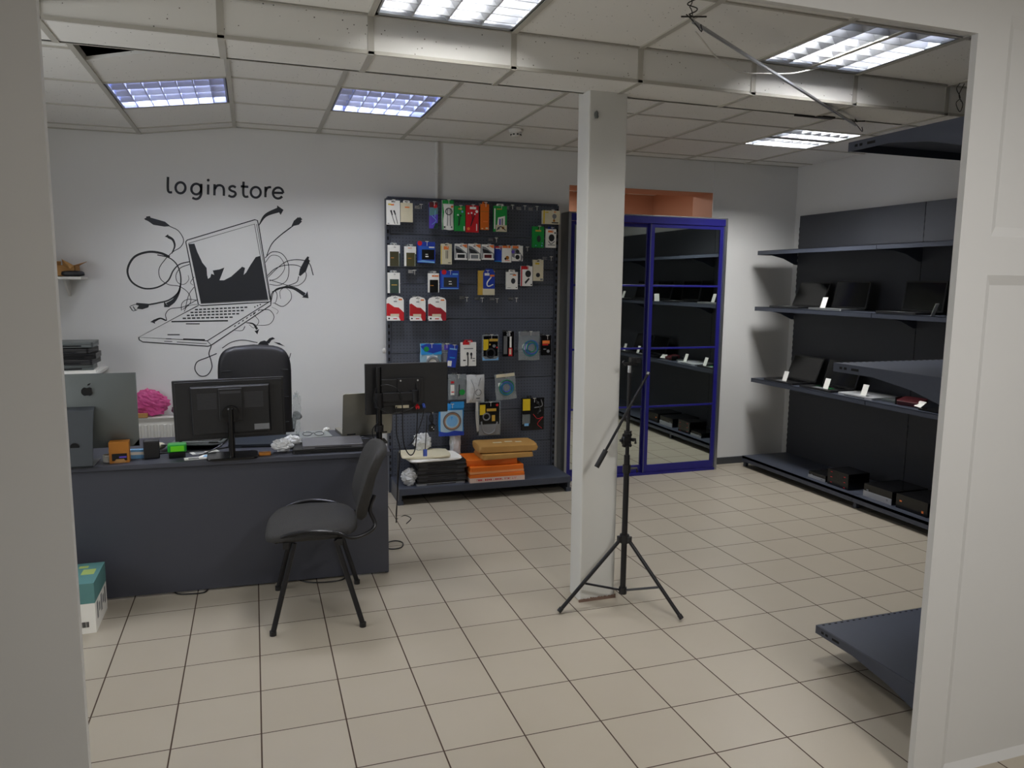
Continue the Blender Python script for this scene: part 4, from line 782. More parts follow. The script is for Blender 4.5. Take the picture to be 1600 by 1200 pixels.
sd = [(.0, .06), (.0, .86), (.08, .95), (.3, 1), (.7, 1), (.92, .95), (1, .85), (1, .06), (.9, 0), (.1, 0)]
for k, (bx, lab, red) in enumerate((((604, 463, 631, 501), 'first memory card blister at the left edge, bright red and white', RED), ((640, 464, 665, 501), 'middle memory card blister of three, red and white', mat('deeper_red', (178, 16, 26), .35)), ((669, 464, 697, 501), 'third memory card blister, darker red and white', mat('dark_red', (160, 26, 42), .35)))):
    PK.append(('memory_card_pack', lab, 'memory card', bx, WHITE, [('p', [(0, .70), (.12, .72), (.45, .56), (.7, .54), (1, .34), (1, .0), (.8, .0), (.7, .16), (0, .2)], red), ('r', .22, .17, .72, .28, BEIGE), ('p', [(.02, .0), (.8, .0), (.68, .14), (.15, .14), (.02, .2)], WHITE), ('r', .40, .93, .62, .955, HOLE), ('r', .7, .84, .9, .9, ORA), ('r', .42, .77, .6, .81, GREY), ('e', .14, .09, .05, INK), ('r', .38, .06, .6, .1, RED)], ('first', 'middle', 'third')[k]+' memory card blister', dict(outline=sd, dp=.006, group='red memory card blisters')))
PK += [
 ('cable_bag', 'blue topped bag with a coiled grey cable, partly behind the arm monitor', 'cable bag', (657, 537, 690, 575), mat('pale_blue_film', (150, 185, 205), .3), [('r', .02, .55, 1, 1, SKY), ('p', [(.0, .9), (.3, 1), (1, .96), (1, .7), (.6, .6), (.2, .68)], DBLUE), ('e', .28, .78, .12, GREEN), ('o', .58, .2, .26, .07, GREY), ('p', [(.3, .5), (.8, .5), (.8, .1), (.3, .1)], WHITE)], 'blue topped coil bag', dict(wavy=.3, dp=.03, group=H_)),
 ('cable_bag', 'small clear bag with grey lead between the blue bag and blue card', 'cable bag', (690, 537, 704, 575), CLEAR, [('r', .2, .1, .5, .6, GREY), ('r', .3, .75, .9, .95, PURP)], 'small clear bag', dict(wavy=.3, Y=2.93, group=H_)),
 ('cable_pack', 'tilted dark blue card pack with a white label', 'cable pack', (702, 539, 716, 577), DBLUE, [('r', .1, .8, .9, .86, LBL), ('r', .05, .12, .5, .34, WHITE), ('r', 0, 0, 1, .08, INK), ('r', .2, .45, .8, .5, SKY)], 'tilted dark blue card', dict(rz=7, group=H_)),
 ('cable_box', 'white box with a red tab picturing two black plugs', 'cable box', (720, 535, 744, 572), WHITE, [('r', .12, .90, .6, 1.03, RED), ('l', [(.44, .5), (.46, .3), (.46, .02)], .035, INK), ('l', [(.68, .5), (.68, .3)], .035, INK), ('e', .44, .52, .07, 1.6, INK), ('e', .68, .50, .07, 1.6, INK), ('r', .2, .72, .8, .76, GREY), ('r', .15, .22, .32, .27, INK), ('r', .76, .3, .92, .34, GREY), ('r', .76, .2, .92, .24, GREY), ('r', .3, 0, .48, .03, GREY)], 'white box with red tab', dict(tab=RED, group=H_)),
 ('adapter_pack', 'black and yellow adapter card pack in a clear bag, upper one', 'adapter pack', (754, 523, 779, 563), CLEAR, [('r', .06, .16, .95, .95, BLKG), ('r', .05, .40, .36, .82, YEL), ('r', .42, .74, .95, .84, GOLD), ('e', .72, .56, .1, GREY), ('e', .45, .62, .05, GOLD), ('o', .5, .28, .26, .05, INK), ('e', .9, .5, .05, RED), ('p', [(0, .0), (1, .0), (1, .14), (.85, .05), (.15, .05), (0, .16)], LBL)], 'upper black and yellow pack', dict(dp=.02, group=H_)),
 ('flash_pack', 'slim black and silver blister with white and red lettering', 'accessory pack', (786, 518, 803, 557), BLKG, [('r', .05, .1, .38, .82, ALU), ('r', .6, .36, .78, .8, WHITE), ('r', .52, .02, .85, .34, RED), ('e', .5, .88, .18, GREY), ('r', .3, .96, .75, .99, GREY), ('r', .58, .08, .76, .3, BEIGE)], 'slim black and silver blister', dict(group=H_)),
 ('cable_bag', 'large clear bag with blue and green cables, upper one', 'cable bag', (811, 518, 844, 563), CLEAR, [('r', .05, .86, .95, .98, GREY), ('e', .28, .48, .14, WHITE)]+[('o', .58+.06*math.sin(i), .42+.03*math.cos(i*2), .20+.035*i, .022, (CGRN, CBLU, CGRN, CBLU, mat('teal_cable', (40, 130, 140), .35))[i]) for i in range(5)], 'upper bag of blue and green cables', dict(wavy=.3, dp=.03, group=H_)),
 ('adapter_pack', 'dark pack with an orange label at the right edge of the pegboard', 'adapter pack', (846, 524, 861, 555), BLKG, [('r', .1, .58, .85, .74, ORA), ('r', .1, .5, .7, .56, RED), ('e', .7, .2, .16, GREY), ('r', .2, .28, .5, .33, GREY)], 'dark pack with orange label', dict(group=H_)),
 ('cable_bag', 'clear bag with white and green connectors, beside the arm monitor', 'cable bag', (701, 585, 729, 625), CLEAR, [('r', .1, .2, .32, .6, WHITE), ('r', .12, .66, .3, .74, RED), ('r', .55, .15, .62, .6, INK), ('e', .75, .3, .16, GREEN), ('r', .4, .1, .46, .95, GREY), ('r', .15, .3, .3, .34, RED)], 'clear bag of connectors', dict(wavy=.3, dp=.03, group=H_)),
 ('cable_bag', 'white printed plastic bag wrapped around cables', 'cable bag', (730, 586, 758, 630), CRUMP, [('o', .62, .38, .16, .012, INK), ('r', .5, .16, .7, .19, INK), ('l', [(.2, .85), (.4, .5), (.3, .1)], .012, GREY), ('l', [(.75, .9), (.6, .6)], .012, GREY)], 'white printed bag', dict(wavy=.5, dp=.05, group=H_)),
 ('cable_bag', 'tilted clear bag with blue and green cables, lower one', 'cable bag', (773, 584, 805, 625), CLEAR, [('r', .05, .88, .95, 1, BEIGE), ('r', .12, .55, .32, .68, WHITE)]+[('o', .52, .45+.02*math.cos(i*2), .20+.05*i, .026, (CBLU, CGRN, CBLU, CGRN)[i]) for i in range(4)], 'lower bag of blue and green cables', dict(wavy=.3, dp=.03, rz=-5, group=H_)),
 ('cable_bag', 'blue printed bag with a brown coiled cable, behind the monitor corner', 'cable bag', (686, 631, 725, 681), SKY, [('r', .06, .12, .94, .80, mat('pale_blue_film2', (170, 200, 220), .3)), ('r', .45, .86, 1, 1.06, SKY), ('p', [(0, 0), (1, 0), (1, .12), (.6, .16), (.3, .1), (0, .16)], DBLUE)]+[('o', .52, .46, .30+.022*i, .02, (BROWN, GREY, mat('brown_cable', (96, 74, 66), .4))[i]) for i in range(3)]+[('e', .52, .46, .22, LBL)], 'blue coil bag', dict(wavy=.2, dp=.03, group=H_)),
 ('adapter_pack', 'black and yellow adapter card with a loop of grey cable, lower one', 'adapter pack', (748, 628, 782, 680), CLEAR, [('r', .03, .34, .94, .98, BLKG), ('r', .05, .62, .30, .92, YEL), ('r', .36, .72, .8, .80, GOLD), ('e', .84, .90, .06, RED), ('r', .6, .42, .75, .6, GOLD), ('o', .35, .56, .15, .03, GREY), ('l', [(.12, .42), (.2, .14), (.45, .04), (.72, .12), (.85, .4)], .035, GREY), ('r', .02, .02, .96, .32, GREY)], 'lower black and yellow pack', dict(dp=.03, group=H_)),
 ('adapter_pack', 'long dark cable pack with a yellow label and thin red wires', 'adapter pack', (816, 622, 850, 672), BLKG, [('r', .02, .62, .36, .98, YEL), ('r', .0, .2, .36, .5, CLEAR), ('l', [(.5, .5), (.7, .35), (.95, .4), (.7, .2), (.9, .05)], .012, RED), ('l', [(.6, .95), (.8, .7), (.7, .5)], .03, INK), ('e', .7, .85, .05, GREY), ('e', .8, .6, .05, GREY), ('r', .1, .14, .3, .22, LBL), ('l', [(.55, .7), (.9, .75), (.85, .95)], .02, GREY)], 'long dark pack with yellow label', dict(dp=.025, group=H_)),
]
for nm, lab, cat, bx, c, deco, short, kw in PK: pack(nm, lab, cat, bx, c, deco, short, **kw)
for (x, y), lab in (((656, 322), 'empty wire hook on the top row between the white and turquoise boxes'), ((798, 323), 'first of three empty wire hooks on the top row'), ((817, 324), 'middle of three empty wire hooks on the top row'), ((836, 325), 'third of three empty wire hooks, beneath the cream holder box'),
        ((773, 374), 'empty wire hook above the deep blue box, beneath the green pack'), ((821, 388), 'empty wire hook right of the spotted white box'), ((858, 403), 'empty wire hook at the right edge, beside the tall cream box'), ((646, 424), 'empty wire hook between the two third-row screen glass packs'),
        ((727, 466), 'first of four empty wire hooks in a row, beside the red blisters'), ((751, 467), 'second of four empty wire hooks, right below the gold pack'), ((774, 468), 'third of four empty wire hooks in a row'), ((804, 467), 'last of four empty wire hooks in a row')):
    p = on_y(x, y, 2.9); hook(p.x, p.z, 2.87, lab)
# loose cables hanging below the goods
m = MB(); A = on_y(744, 628, 2.91); B = on_y(746, 676, 2.91)
for k in range(3): m.tube(smooth_path([A+Vector((.006*k, 0, 0)), (A+B)/2+Vector((.008*k-.006, 0, 0)), B+Vector((.007*k, 0, .01*k))], 4), .003, n=6)
m.cyl(B+Vector((.003, 0, .01)), B+Vector((.003, 0, -.02)), .006, 1, n=8); tag(m.build('white_cables', [WHITEP, BLK], smooth=True), 'thin white cables with dark plugs hanging out of the white printed bag', 'cables')
m = MB(); A = on_y(670, 640, 2.93)
for k in range(3): m.tube(smooth_path([A+Vector((.02*k, 0, 0)), A+Vector((.03-.015*k, -.01, -.07)), A+Vector((.02*k+.01, .0, -.13))], 4), .0045, n=6)
m.box(A.x-.0, A.x+.04, A.y-.02, A.y+.01, A.z-.17, A.z-.12); m.cyl(A+Vector((.02, -.02, -.135)), A+Vector((.02, -.026, -.135)), .004, 1, n=8); m.cyl(A+Vector((.032, -.02, -.15)), A+Vector((.032, -.026, -.15)), .004, 1, n=8)
tag(m.build('power_cord', [BLK, WHITE], smooth=True), 'black power cord with socket plug hanging on the pegboard below the monitor', 'power cord'); hook(A.x+.02, A.z, 2.9, 'chrome wire hook carrying the black power cord')
p = on_y(600, 548, 3.0); m = MB(); m.blob((p.x, 2.99, p.z), .015, .012, .02, n=12, k=8); tag(m.build('wall_clip', WHITEP, smooth=True), 'small white plastic clip on the wall at the left edge of the pegboard', 'clip')
# ================================================================ COMPUTERS
def slab(m, w, d, h, r=.012, T=None, mi=0, z0=0):
    pts = []
    for cx, cy, a0 in ((w/2-r, d/2-r, 0), (-w/2+r, d/2-r, 90), (-w/2+r, -d/2+r, 180), (w/2-r, -d/2+r, 270)):
        pts += [(cx+r*math.cos(R(a0+i*22.5)), cy+r*math.sin(R(a0+i*22.5))) for i in range(5)]
    m.prism(pts, 'z', z0, z0+h, mi)
def closed_laptop(label, loc, rz, w=.34, d=.24, h=.022, c=None, lid=None, group=None):
    o = thing('closed_laptop', label, 'laptop', loc, rz, group); m = MB(); slab(m, w, d, h*.55); m.box(-w*.3, w*.3, -d/2-.0006, -d/2, h*.15, h*.4, 1); m.build('base', [c or BLK, HOLE], o)
    m = MB(); slab(m, w, d, h*.4, z0=h*.58); l = m.build('lid', lid or c or BLK, o, bevel=.0015)
    for x in (-w*.3, w*.3): m = MB(); m.cyl((x-.02, d/2, h*.55), (x+.02, d/2, h*.55), h*.26, n=10); m.build('hinge', BLKG, o, smooth=True)
    return o
def open_laptop(label, loc, rz, w=.34, d=.235, opn=105, c=None, screen=True, group=None, hgt=.22, lidc=None):
    o = thing('open_laptop', label, 'laptop', loc, rz, group); c = c or BLK
    m = MB(T=Matrix.Translation((0, -d/2, 0))); slab(m, w, d, .016); b = m.build('base', c, o, bevel=.001)
    m = MB(); kw = w*.86
    for r_ in range(5):
        for k in range(13): m.box(-kw/2+k*kw/13, -kw/2+(k+.85)*kw/13, -.03-(r_+.85)*.019, -.03-r_*.019, .016, .0172)
    m.build('keyboard', BLKG, b)
    m = MB(); m.box(-.05, .05, -d+.02, -d+.075, .016, .0163); m.build('touchpad', GREY, b)
    T = Matrix.Translation((0, 0, .012)) @ Matrix.Rotation(R(-(opn-90)), 4, 'X'); m = MB(T @ Matrix.Translation((0, .004, hgt/2)) @ Matrix.Rotation(R(90), 4, 'X')); slab(m, w, hgt, .007, z0=-.0035)
    l = m.build('lid', lidc or c, o, bevel=.001)
    m = MB(T); m.box(-w/2+.012, w/2-.012, -.0002, .0, .016, hgt-.012); m.build('screen', SCREEN, l)
    m = MB(T); m.box(-.02, .02, .0076, .0079, hgt*.48, hgt*.52); m.build('lid_mark', GREY, l)
    for x in (-w*.32, w*.32): m = MB(); m.cyl((x-.025, .002, .012), (x+.025, .002, .012), .007, n=10); m.build('hinge', BLKG, o, smooth=True)
    return o
def price_card(label, loc, rz=-90, tilt=-18, w=.055, h=.085):
    o = tag(MB(Matrix.Rotation(R(tilt), 4, 'X')).box(-w/2, w/2, 0, .0015, 0, h).build('price_card', WHITE), label, 'price card', 'white price cards on the rack laptops')
    o.location = loc; o.rotation_euler = (0, 0, R(rz)); return o
LG = 'laptops shown open on the right rack'
SZ2, SZ3, SZB = 1.4305, .8005, .1005
def rl(label, y, z, **k): return open_laptop(label, (k.pop('x', 5.045), y, z), R(-90+k.pop('dr', 0)), group=LG, **k)
rl('open black laptop on the upper goods shelf, first from the room corner', 2.60, SZ2, w=.37, opn=112)
rl('open laptop with black lid and silver keyboard base, on the upper goods shelf', 2.12, SZ2, w=.36, c=ALU, opn=100, lidc=BLK)
rl('open dark laptop on the upper goods shelf, near the partition edge', 1.43, SZ2, w=.35, opn=98)
rl('open laptop on the upper goods shelf seen only in the mirror', .84, SZ2, w=.35, opn=105)
rl('open laptop at the far end of the upper goods shelf, seen only in the mirror', .40, SZ2, w=.34, opn=105)
rl('open black laptop on the lower goods shelf, first from the room corner', 2.62, SZ3, w=.37, opn=112)
rl('open dark laptop with green stickers on its base, on the lower goods shelf', 2.17, SZ3, w=.36, opn=106)
rl('open black laptop on the lower goods shelf, seen only in the mirror', .78, SZ3, w=.35, opn=108)
rl('black laptop at the near end of the lower goods shelf, mirrored only', .40, SZ3, w=.34, opn=108)
for u, v in ((2.25, .02), (2.10, -.01)): tag(MB().box(4.90+v, 4.935+v, u-.03, u+.03, SZ3+.0164, SZ3+.0168).build('sticker', GREEN), 'green sticker on the keyboard base of a dark laptop, '+('farther one' if u > 2.2 else 'nearer one'), 'sticker', 'green laptop stickers')
closed_laptop('closed silver laptop lying flat on the lower goods shelf', (4.95, 1.76, SZ3), R(-90), w=.34, d=.25, h=.018, c=mat('pale_silver', (186, 188, 192), .4, .2), group=None)
o = thing('red_device', 'dark red gadget with a folded stand on the lower goods shelf', 'gadget', (4.93, 1.33, SZ3), R(-80)); m = MB(); m.T = Matrix.Rotation(R(12), 4, 'X'); slab(m, .17, .12, .03, z0=.0145, r=.02); m.build('body', mat('maroon_plastic', (70, 20, 26), .4), o, bevel=.004)
m = MB(); m.box(-.098, -.089, -.05, .02, 0, .05); m.build('stand', BLKG, o)
tag(MB(Matrix.Translation((4.93, 1.10, SZ3))).box(-.11, .11, -.16, .08, 0, .012).build('tablet', BLKG, bevel=.004), 'thin black tablet lying at the shelf end beside the red gadget', 'tablet')
tag(MB(Matrix.Translation((4.96, 1.53, SZ3)) @ Matrix.Rotation(R(6), 4, 'Z')).box(-.07, .07, -.07, .04, 0, .02).build('hard_drive', ALUD, bevel=.003), 'grey metal drive lying between the silver laptop and red gadget', 'drive')
for lab, y, z, x in (('white price card on the upper goods shelf between two black laptops', 2.17, SZ2+.0175, 4.84), ('white price card seen edge-on at the near end of the upper goods shelf', 1.13, SZ2+.001, 4.82), ('white price card on the upper goods shelf seen only in the mirror', .32, SZ2+.0175, 4.84),
        ('white price card at the room corner end of the lower goods shelf', 2.57, SZ3+.0185, 4.84), ('white price card by the green stickers on the lower goods shelf', 2.08, SZ3+.0185, 4.84), ('white price card standing on the closed silver laptop', 1.70, SZ3+.0195, 4.85),
        ('white price card on the lower goods shelf, first of two seen only in the mirror', .74, SZ3+.0185, 4.84), ('white price card on the lower goods shelf, last of two seen only in the mirror', .40, SZ3+.0185, 4.84)):
    price_card(lab, (x, y, z), rz=-90+(-70 if 'edge-on' in lab else 0))
price_card('white price card leaning on the dark red gadget', (4.86, 1.225, SZ3+.0125), rz=-105, tilt=-50, w=.075, h=.055)
# small desktop machines on the base shelf
def mini_pc(label, x, y0, y1, z, h, front, dep=.2, group=None, led=None):
    o = thing('desktop_computer', label, 'desktop computer', (x, y1, z), 0, group); W = y1-y0
    m = MB(); m.box(.004, dep, -W, 0, 0, h); m.build('case', BLKG, o, bevel=.002)
    m = MB(); m.box(0, .004, -W, 0, 0, h if front is BLKG else h*.45); m.build('front_panel', front, o)
    m = MB(); m.box(-.0008, 0, -W+.03, -W+.045, h*.2, h*.35); m.box(-.0008, 0, -.05, -.03, h*.5, h*.6); m.build('port', led or GREY, o)
    return o
SILV = mat('silver_front', (158, 160, 165), .45)
mini_pc('small flat computer with a silver front, on the bottom rack shelf', 4.79, 1.96, 2.15, SZB, .05, SILV, .22)
for k in range(3): mini_pc(('lowest', 'middle', 'topmost')[k]+' of three stacked black computers with red marks on the bottom rack shelf', 4.79, 1.72, 1.935, SZB+k*.0405, .040, BLKG, .2, 'stacked small black computers', RED)
mini_pc('wide desktop computer with a silver front strip on the bottom rack shelf', 4.80, 1.32, 1.60-.02, SZB, .095, SILV, .33)
mini_pc('black desktop computer nearest the partition on the bottom rack shelf', 4.80, 1.02, 1.28, SZB, .10, BLKG, .3, None, ORA)

# ---------------- on the desk
def dxy(x, dep): return Vector((x, 1.368-(x-1.291)*.0423/1.0+dep, DZ+.0004))
def imac():
    o = thing('all_in_one_computer', 'silver all-in-one computer seen from behind at the left end of the desk', 'computer', (-.20, 1.55, DZ), R(0)); w, z0, z1 = .49, .065, .445
    m = MB(); n = 16; k = 10; vs = []
    for j in range(k+1):
        for i in range(n+1):
            u, v = i/n*2-1, j/k*2-1; b = (1-abs(u)**2.4)*(1-abs(v)**2.4); vs.append((u*w/2, -.006-.034*b, (z0+z1)/2+v*(z1-z0)/2))
    m.add(vs, [(j*(n+1)+i, j*(n+1)+i+1, (j+1)*(n+1)+i+1, (j+1)*(n+1)+i) for j in range(k) for i in range(n)]); m.box(-w/2, w/2, -.006, .0, z0, z1); m.build('display_back', ALUD, o, smooth=True, bevel=.003)
    m = MB(); m.box(-w/2+.01, w/2-.01, 0, .001, z0+.06, z1-.01); m.build('screen', SCREEN, o)
    # fruit shaped mark
    m = MB(); s = .026; cx, cz_ = .028, .36; P = []
    for a in range(0, 360, 15):
        r_ = 1+.10*math.cos(2*R(a))-.10*(abs(math.sin(R(a))) > .96)-.13*math.exp(-((a-90)/18.)**2)-.08*math.exp(-((a-270)/18.)**2)
        x, z = r_*math.cos(R(a))*.92, r_*math.sin(R(a))
        if math.hypot(x-1.12, z-.18) < .46: t = math.atan2(z-.18, x-1.12); x, z = 1.12+.46*math.cos(math.pi if abs(t) < .1 else t), .18+.46*math.sin(t)
        P.append((cx+x*s, cz_+z*s))
    m.prism(P, 'y', -.0405, -.0385); m.prism([(cx+.002, cz_+1.12*s), (cx+.012, cz_+1.22*s), (cx+.019, cz_+1.6*s), (cx+.006, cz_+1.45*s)], 'y', -.0405, -.0385); m.build('logo_mark', BLKG, o)
    m = MB(); prof = [(-.04, .285), (-.075, .27), (-.112, .20), (-.16, .06), (-.17, .012), (-.155, .0), (.03, 0)]; t = .007
    P = prof+[(y+(.0 if i > 4 else .007), z+(.006 if i > 4 else -.003)) for i, (y, z) in reversed(list(enumerate(prof)))]
    m.prism([(y, z) for y, z in P], 'x', -.105, .058); st = m.build('stand', mat('stand_aluminium', (74, 78, 82), .4, .5), o, smooth=True, angle=30, bevel=.0012)  # stand in a darker grey than the display back
    m = MB(); m.cyl((-.02, -.1475, .105), (-.02, -.1435, .106), .02, n=24); m.build('cable_hole', HOLE, st)
imac()
def monitor_a():
    o = thing('monitor', 'wide black monitor seen from behind on a round neck stand, middle of the desk', 'monitor', (.495, 1.47, DZ), 0); w, z0, z1 = .545, .095, .408
    T = Matrix.Rotation(R(-.9), 4, 'Y') 
    m = MB(T); m.box(-w/2, w/2, 0, .022, z0, z1); m.prism([(-w/2+.01, z0+.01), (w/2-.01, z0+.01), (w/2-.01, z1-.008), (-w/2+.01, z1-.008)], 'y', -.006, 0); b = m.build('display_housing', mat('satin_black', (28, 28, 30), .5), o, bevel=.004)
    m = MB(T); m.box(-w/2+.01, w/2-.01, .022, .0225, z0+.01, z1-.01); m.build('screen', SCREEN, o)
    m = MB(T); m.add([(-.19, -.006, z0+.03), (.20, -.006, z0+.03), (.20, -.006, z1-.03), (-.19, -.006, z1-.03), (-.182, -.034, z0+.036), (.192, -.034, z0+.036), (.192, -.034, z1-.038), (-.182, -.034, z1-.038)], [(0, 1, 5, 4), (1, 2, 6, 5), (2, 3, 7, 6), (3, 0, 4, 7), (4, 5, 6, 7)]); m.build('electronics_cover', MATS['satin_black'], b, bevel=.002)
    for x0, x1 in ((-.155, -.062), (.072, .165)):
        m = MB(T)
        for k in range(12): m.box(x0, x1, -.0352, -.034, z0+.165+k*.007, z0+.1685+k*.007)
        m.build('vent', mat('dark_grey_plastic', (58, 58, 62), .5), b)
    m = MB(T); m.box(-.052, .062, -.046, -.034, z0+.10, z1-.045); m.build('mount_plate', MATS['satin_black'], b, bevel=.003)
    m = MB(T); m.box(-.045, .055, -.048, -.046, z1-.07, z1-.058); m.build('mount_latch', MATS['dark_grey_plastic'], b)
    m = MB(T); m.box(.115, .19, -.0352, -.034, z0+.045, z0+.075); m.build('rating_label', GREY, b)
    m = MB(); m.cyl((.0, -.045, .235), (.0, -.085, .235), .042, n=28); m.cyl((0, -.075, .26), (0, -.075, .012), .0165, n=20); m.lathe([(.02, .26), (.017, .268), (.0, .27)], (0, -.075, 0)); m.build('stand_neck', BLKG, o, smooth=True)
    m = MB(); slab(m, .25, .17, .012, r=.03, z0=.0); m.v = [v+Vector((0, -.02, 0)) for v in m.v]; m.build('stand_base', BLKG, o, bevel=.003)
monitor_a()
def monitor_b():
    o = thing('monitor', 'black monitor on a clamped pole arm at the right end of the desk, cables dangling', 'monitor', (1.262, 1.60, DZ), 0)
    m = MB(); m.cyl((.02, 0, -.024), (.02, 0, .435), .0175, n=20); m.build('pole', BLKG, o, smooth=True)
    m = MB(); m.box(-.03, .06, -.05, .06, 0.0005, .012); m.box(-.015, .05, .0, .05, -.075, -.06); m.box(-.015, .05, .045, .06, -.075, .0); m.build('desk_clamp', BLKM, o, bevel=.002)
    m = MB(); m.cyl((.02, 0, .065), (.02, 0, .1), .026, n=20); m.build('height_collar', BLKM, o, smooth=True)
    m = MB(); m.cyl((.02, 0, .2), (.02, 0, .285), .026, n=20); m.box(.0, .24, -.012, .012, .235, .285); m.cyl((.23, 0, .225), (.23, 0, .295), .022, n=16); m.box(.14, .24, .0, .045, .235, .285); m.build('swing_arm', BLKM, o, bevel=.003)
    w0, w1, z0, z1 = -.048, .437, .152, .448
    m = MB(); m.box(w0, w1, .052, .078, z0, z1); b = m.build('display_housing', MATS['satin_black'], o, bevel=.003)
    m = MB(); m.box(w0+.01, w1-.01, .078, .0785, z0+.01, z1-.01); m.build('screen', SCREEN, o)
    m = MB(); m.box(.03, .29, .030, .052, z0+.05, z1-.09); m.build('electronics_cover', MATS['satin_black'], b, bevel=.004)
    m = MB(); m.box(.13, .27, .020, .032, z0+.085, z1-.085); m.build('mount_plate', BLKM, b, bevel=.002)
    for x, z in ((.15, .35), (.25, .35), (.15, .252), (.25, .252)): m = MB(); m.cyl((x, .017, z), (x, .02, z), .005, n=12); m.build('screw', CHROME, b, smooth=True)
    m = MB(); m.box(.12, .20, .029, .0305, .188, .205); m.build('port_label', BEIGE, b)
    m = MB(); m.cyl((.245, .03, .20), (.245, .0, .192), .012, n=12); m.build('red_plug', RED, o, smooth=True)
    m = MB(); m.cyl((.285, .03, .205), (.285, .005, .192), .009, n=12); m.build('blue_plug', CBLU, o, smooth=True)
    def cable(pts, r=.0033, mt=BLK): m = MB(); m.tube(smooth_path(pts, 6), r, n=8); m.build('cable', mt, o, smooth=True)
    cable([(.03, -.02, .33), (.07, -.035, .335), (.12, -.04, .31), (.145, -.04, .26), (.15, -.03, .2), (.16, 0, .0), (.19, .0, -.08), (.22, 0, -.075), (.235, 0, .0), (.245, .0, .19)])
    cable([(.24, .0, .33), (.245, -.01, .28), (.23, -.01, .21), (.17, -.02, .18), (.08, -.03, .17), (.02, -.03, .2), (-.01, -.03, .25), (.0, -.03, .32)])
    cable([(.125, .02, .2), (.12, 0, .1), (.125, .02, .03), (.14, .0, -.06), (.13, .02, -.25), (.12, .04, -.5)])
    cable([(.285, .0, .19), (.27, .0, .12), (.245, 0, .05), (.22, 0, -.0), (.19, 0, -.03)], .0028); cable([(.01, -.02, .12), (-.02, -.02, .08), (-.015, -.02, .03), (.0, -.03, .01)], .003)
    cable([(.30, 0, .14), (.295, 0, .05), (.29, .01, -.06)], .0025); m = MB(); m.box(.278, .30, .0, .015, -.1, -.06); m.build('plug', CBLU, o)
monitor_b()
L_ = 'things lying on the reception desk'
# laptops near the arm monitor
closed_laptop('flat black laptop on the desk edge beneath the grey one', dxy(1.02, .125), DA, w=.44, d=.20, h=.024, c=BLK)
o = closed_laptop('closed grey laptop lying on a black one at the desk edge', dxy(1.01, .135)+Vector((0, 0, .0245)), DA, w=.32, d=.22, h=.018, c=mat('space_grey', (118, 118, 124), .35, .6))
open_laptop('open silver laptop turned away, its lid shining behind the arm monitor', (1.245, 1.83, DZ+.0004), R(186), w=.30, d=.21, opn=100, c=mat('warm_silver', (150, 148, 138), .42, .55), hgt=.255)
closed_laptop('closed dark laptop behind the middle monitor', dxy(.66, .37), R(-8), w=.36, d=.25, h=.02, c=mat('blue_black', (50, 56, 66), .4))
open_laptop('small dark netbook opened behind the middle monitor', (.30, 1.80, DZ+.0004), R(168), w=.28, d=.17, opn=170, c=ALUD, hgt=.17)
# smaller things
tag(MB(Matrix.Translation(dxy(-.035, .035)) @ Matrix.Rotation(R(3), 4, 'Z')).box(-.048, .042, 0, .07, 0, .105).box(-.036, .032, -.0008, 0, .012, .048, 1).prism([(-.03, .002), (.028, .002), (.018, .02), (-.018, .02)], 'y', -.0012, -.0008, 2).box(-.004, .03, -.0012, -.0008, .025, .034, 3)
    .build('gadget_box', [BROWN, BLKG, CARD, PURP], bevel=.0015), 'orange-brown gift carton with a dark window, on the desk front edge', 'box')
m = MB()
for k in range(5): m.tube([(-.085+.032*math.cos(t*math.pi/9), 1.50+.024*math.sin(t*math.pi/9), DZ+.005+k*.0075) for t in range(18)], .0038, n=6, closed=True)
tag(m.build('cable_coil', WHITEP, smooth=True), 'coil of white cable beside the all-in-one computer foot', 'cable')
tag(MB(Matrix.Translation(dxy(.03, .13)) @ Matrix.Rotation(R(-4), 4, 'Z')).box(-.05, .05, -.015, .02, 0, .045).box(-.045, .04, -.0156, -.015, .02, .035, 1).build('ink_packet', [LBL, WHITE], bevel=.002), 'light blue packet between the orange carton and black pouch', 'packet')
tag(MB(Matrix.Translation(dxy(.11, .11)) @ Matrix.Rotation(R(8), 4, 'Z')).box(-.045, .03, -.02, .03, 0, .095).build('battery_pack', BLK, bevel=.006), 'black upright pouch left of the green clip box', 'pouch')
o = thing('clip_box', 'bright green gadget on a black base, in front of the radiator', 'gadget', dxy(.225, .08), R(4)); m = MB(); m.box(-.04, .04, 0, .06, 0, .03); m.build('base', BLKG, o, bevel=.004)
m = MB(); m.box(-.045, .046, -.004, .064, .03, .072); m.build('green_cover', flat('green_plastic', (30, 150, 50), .3), o, bevel=.008); m = MB(); m.box(-.03, .034, -.0056, -.0045, .036, .064); m.build('lime_panel', LIME, o, bevel=.0005)
m = MB(); m.cyl((0, 0, 0), (0, 0, .07), .008, n=12); m.cyl((0, 0, .07), (0, 0, .14), .0025, n=8, r2=.001); o = tag(m.build('antenna', BLK, smooth=True), 'thin black antenna standing behind the green gadget', 'antenna'); o.location = dxy(.22, .35)
m = MB(); m.blob((0, 0, .02), .05, .03, .02, jit=.1); o = tag(m.build('tape_roll', BEIGE, smooth=True), 'beige crumpled wrapper behind the green gadget', 'wrapper'); o.location = dxy(.10, .30)+Vector((0, 0, .003))
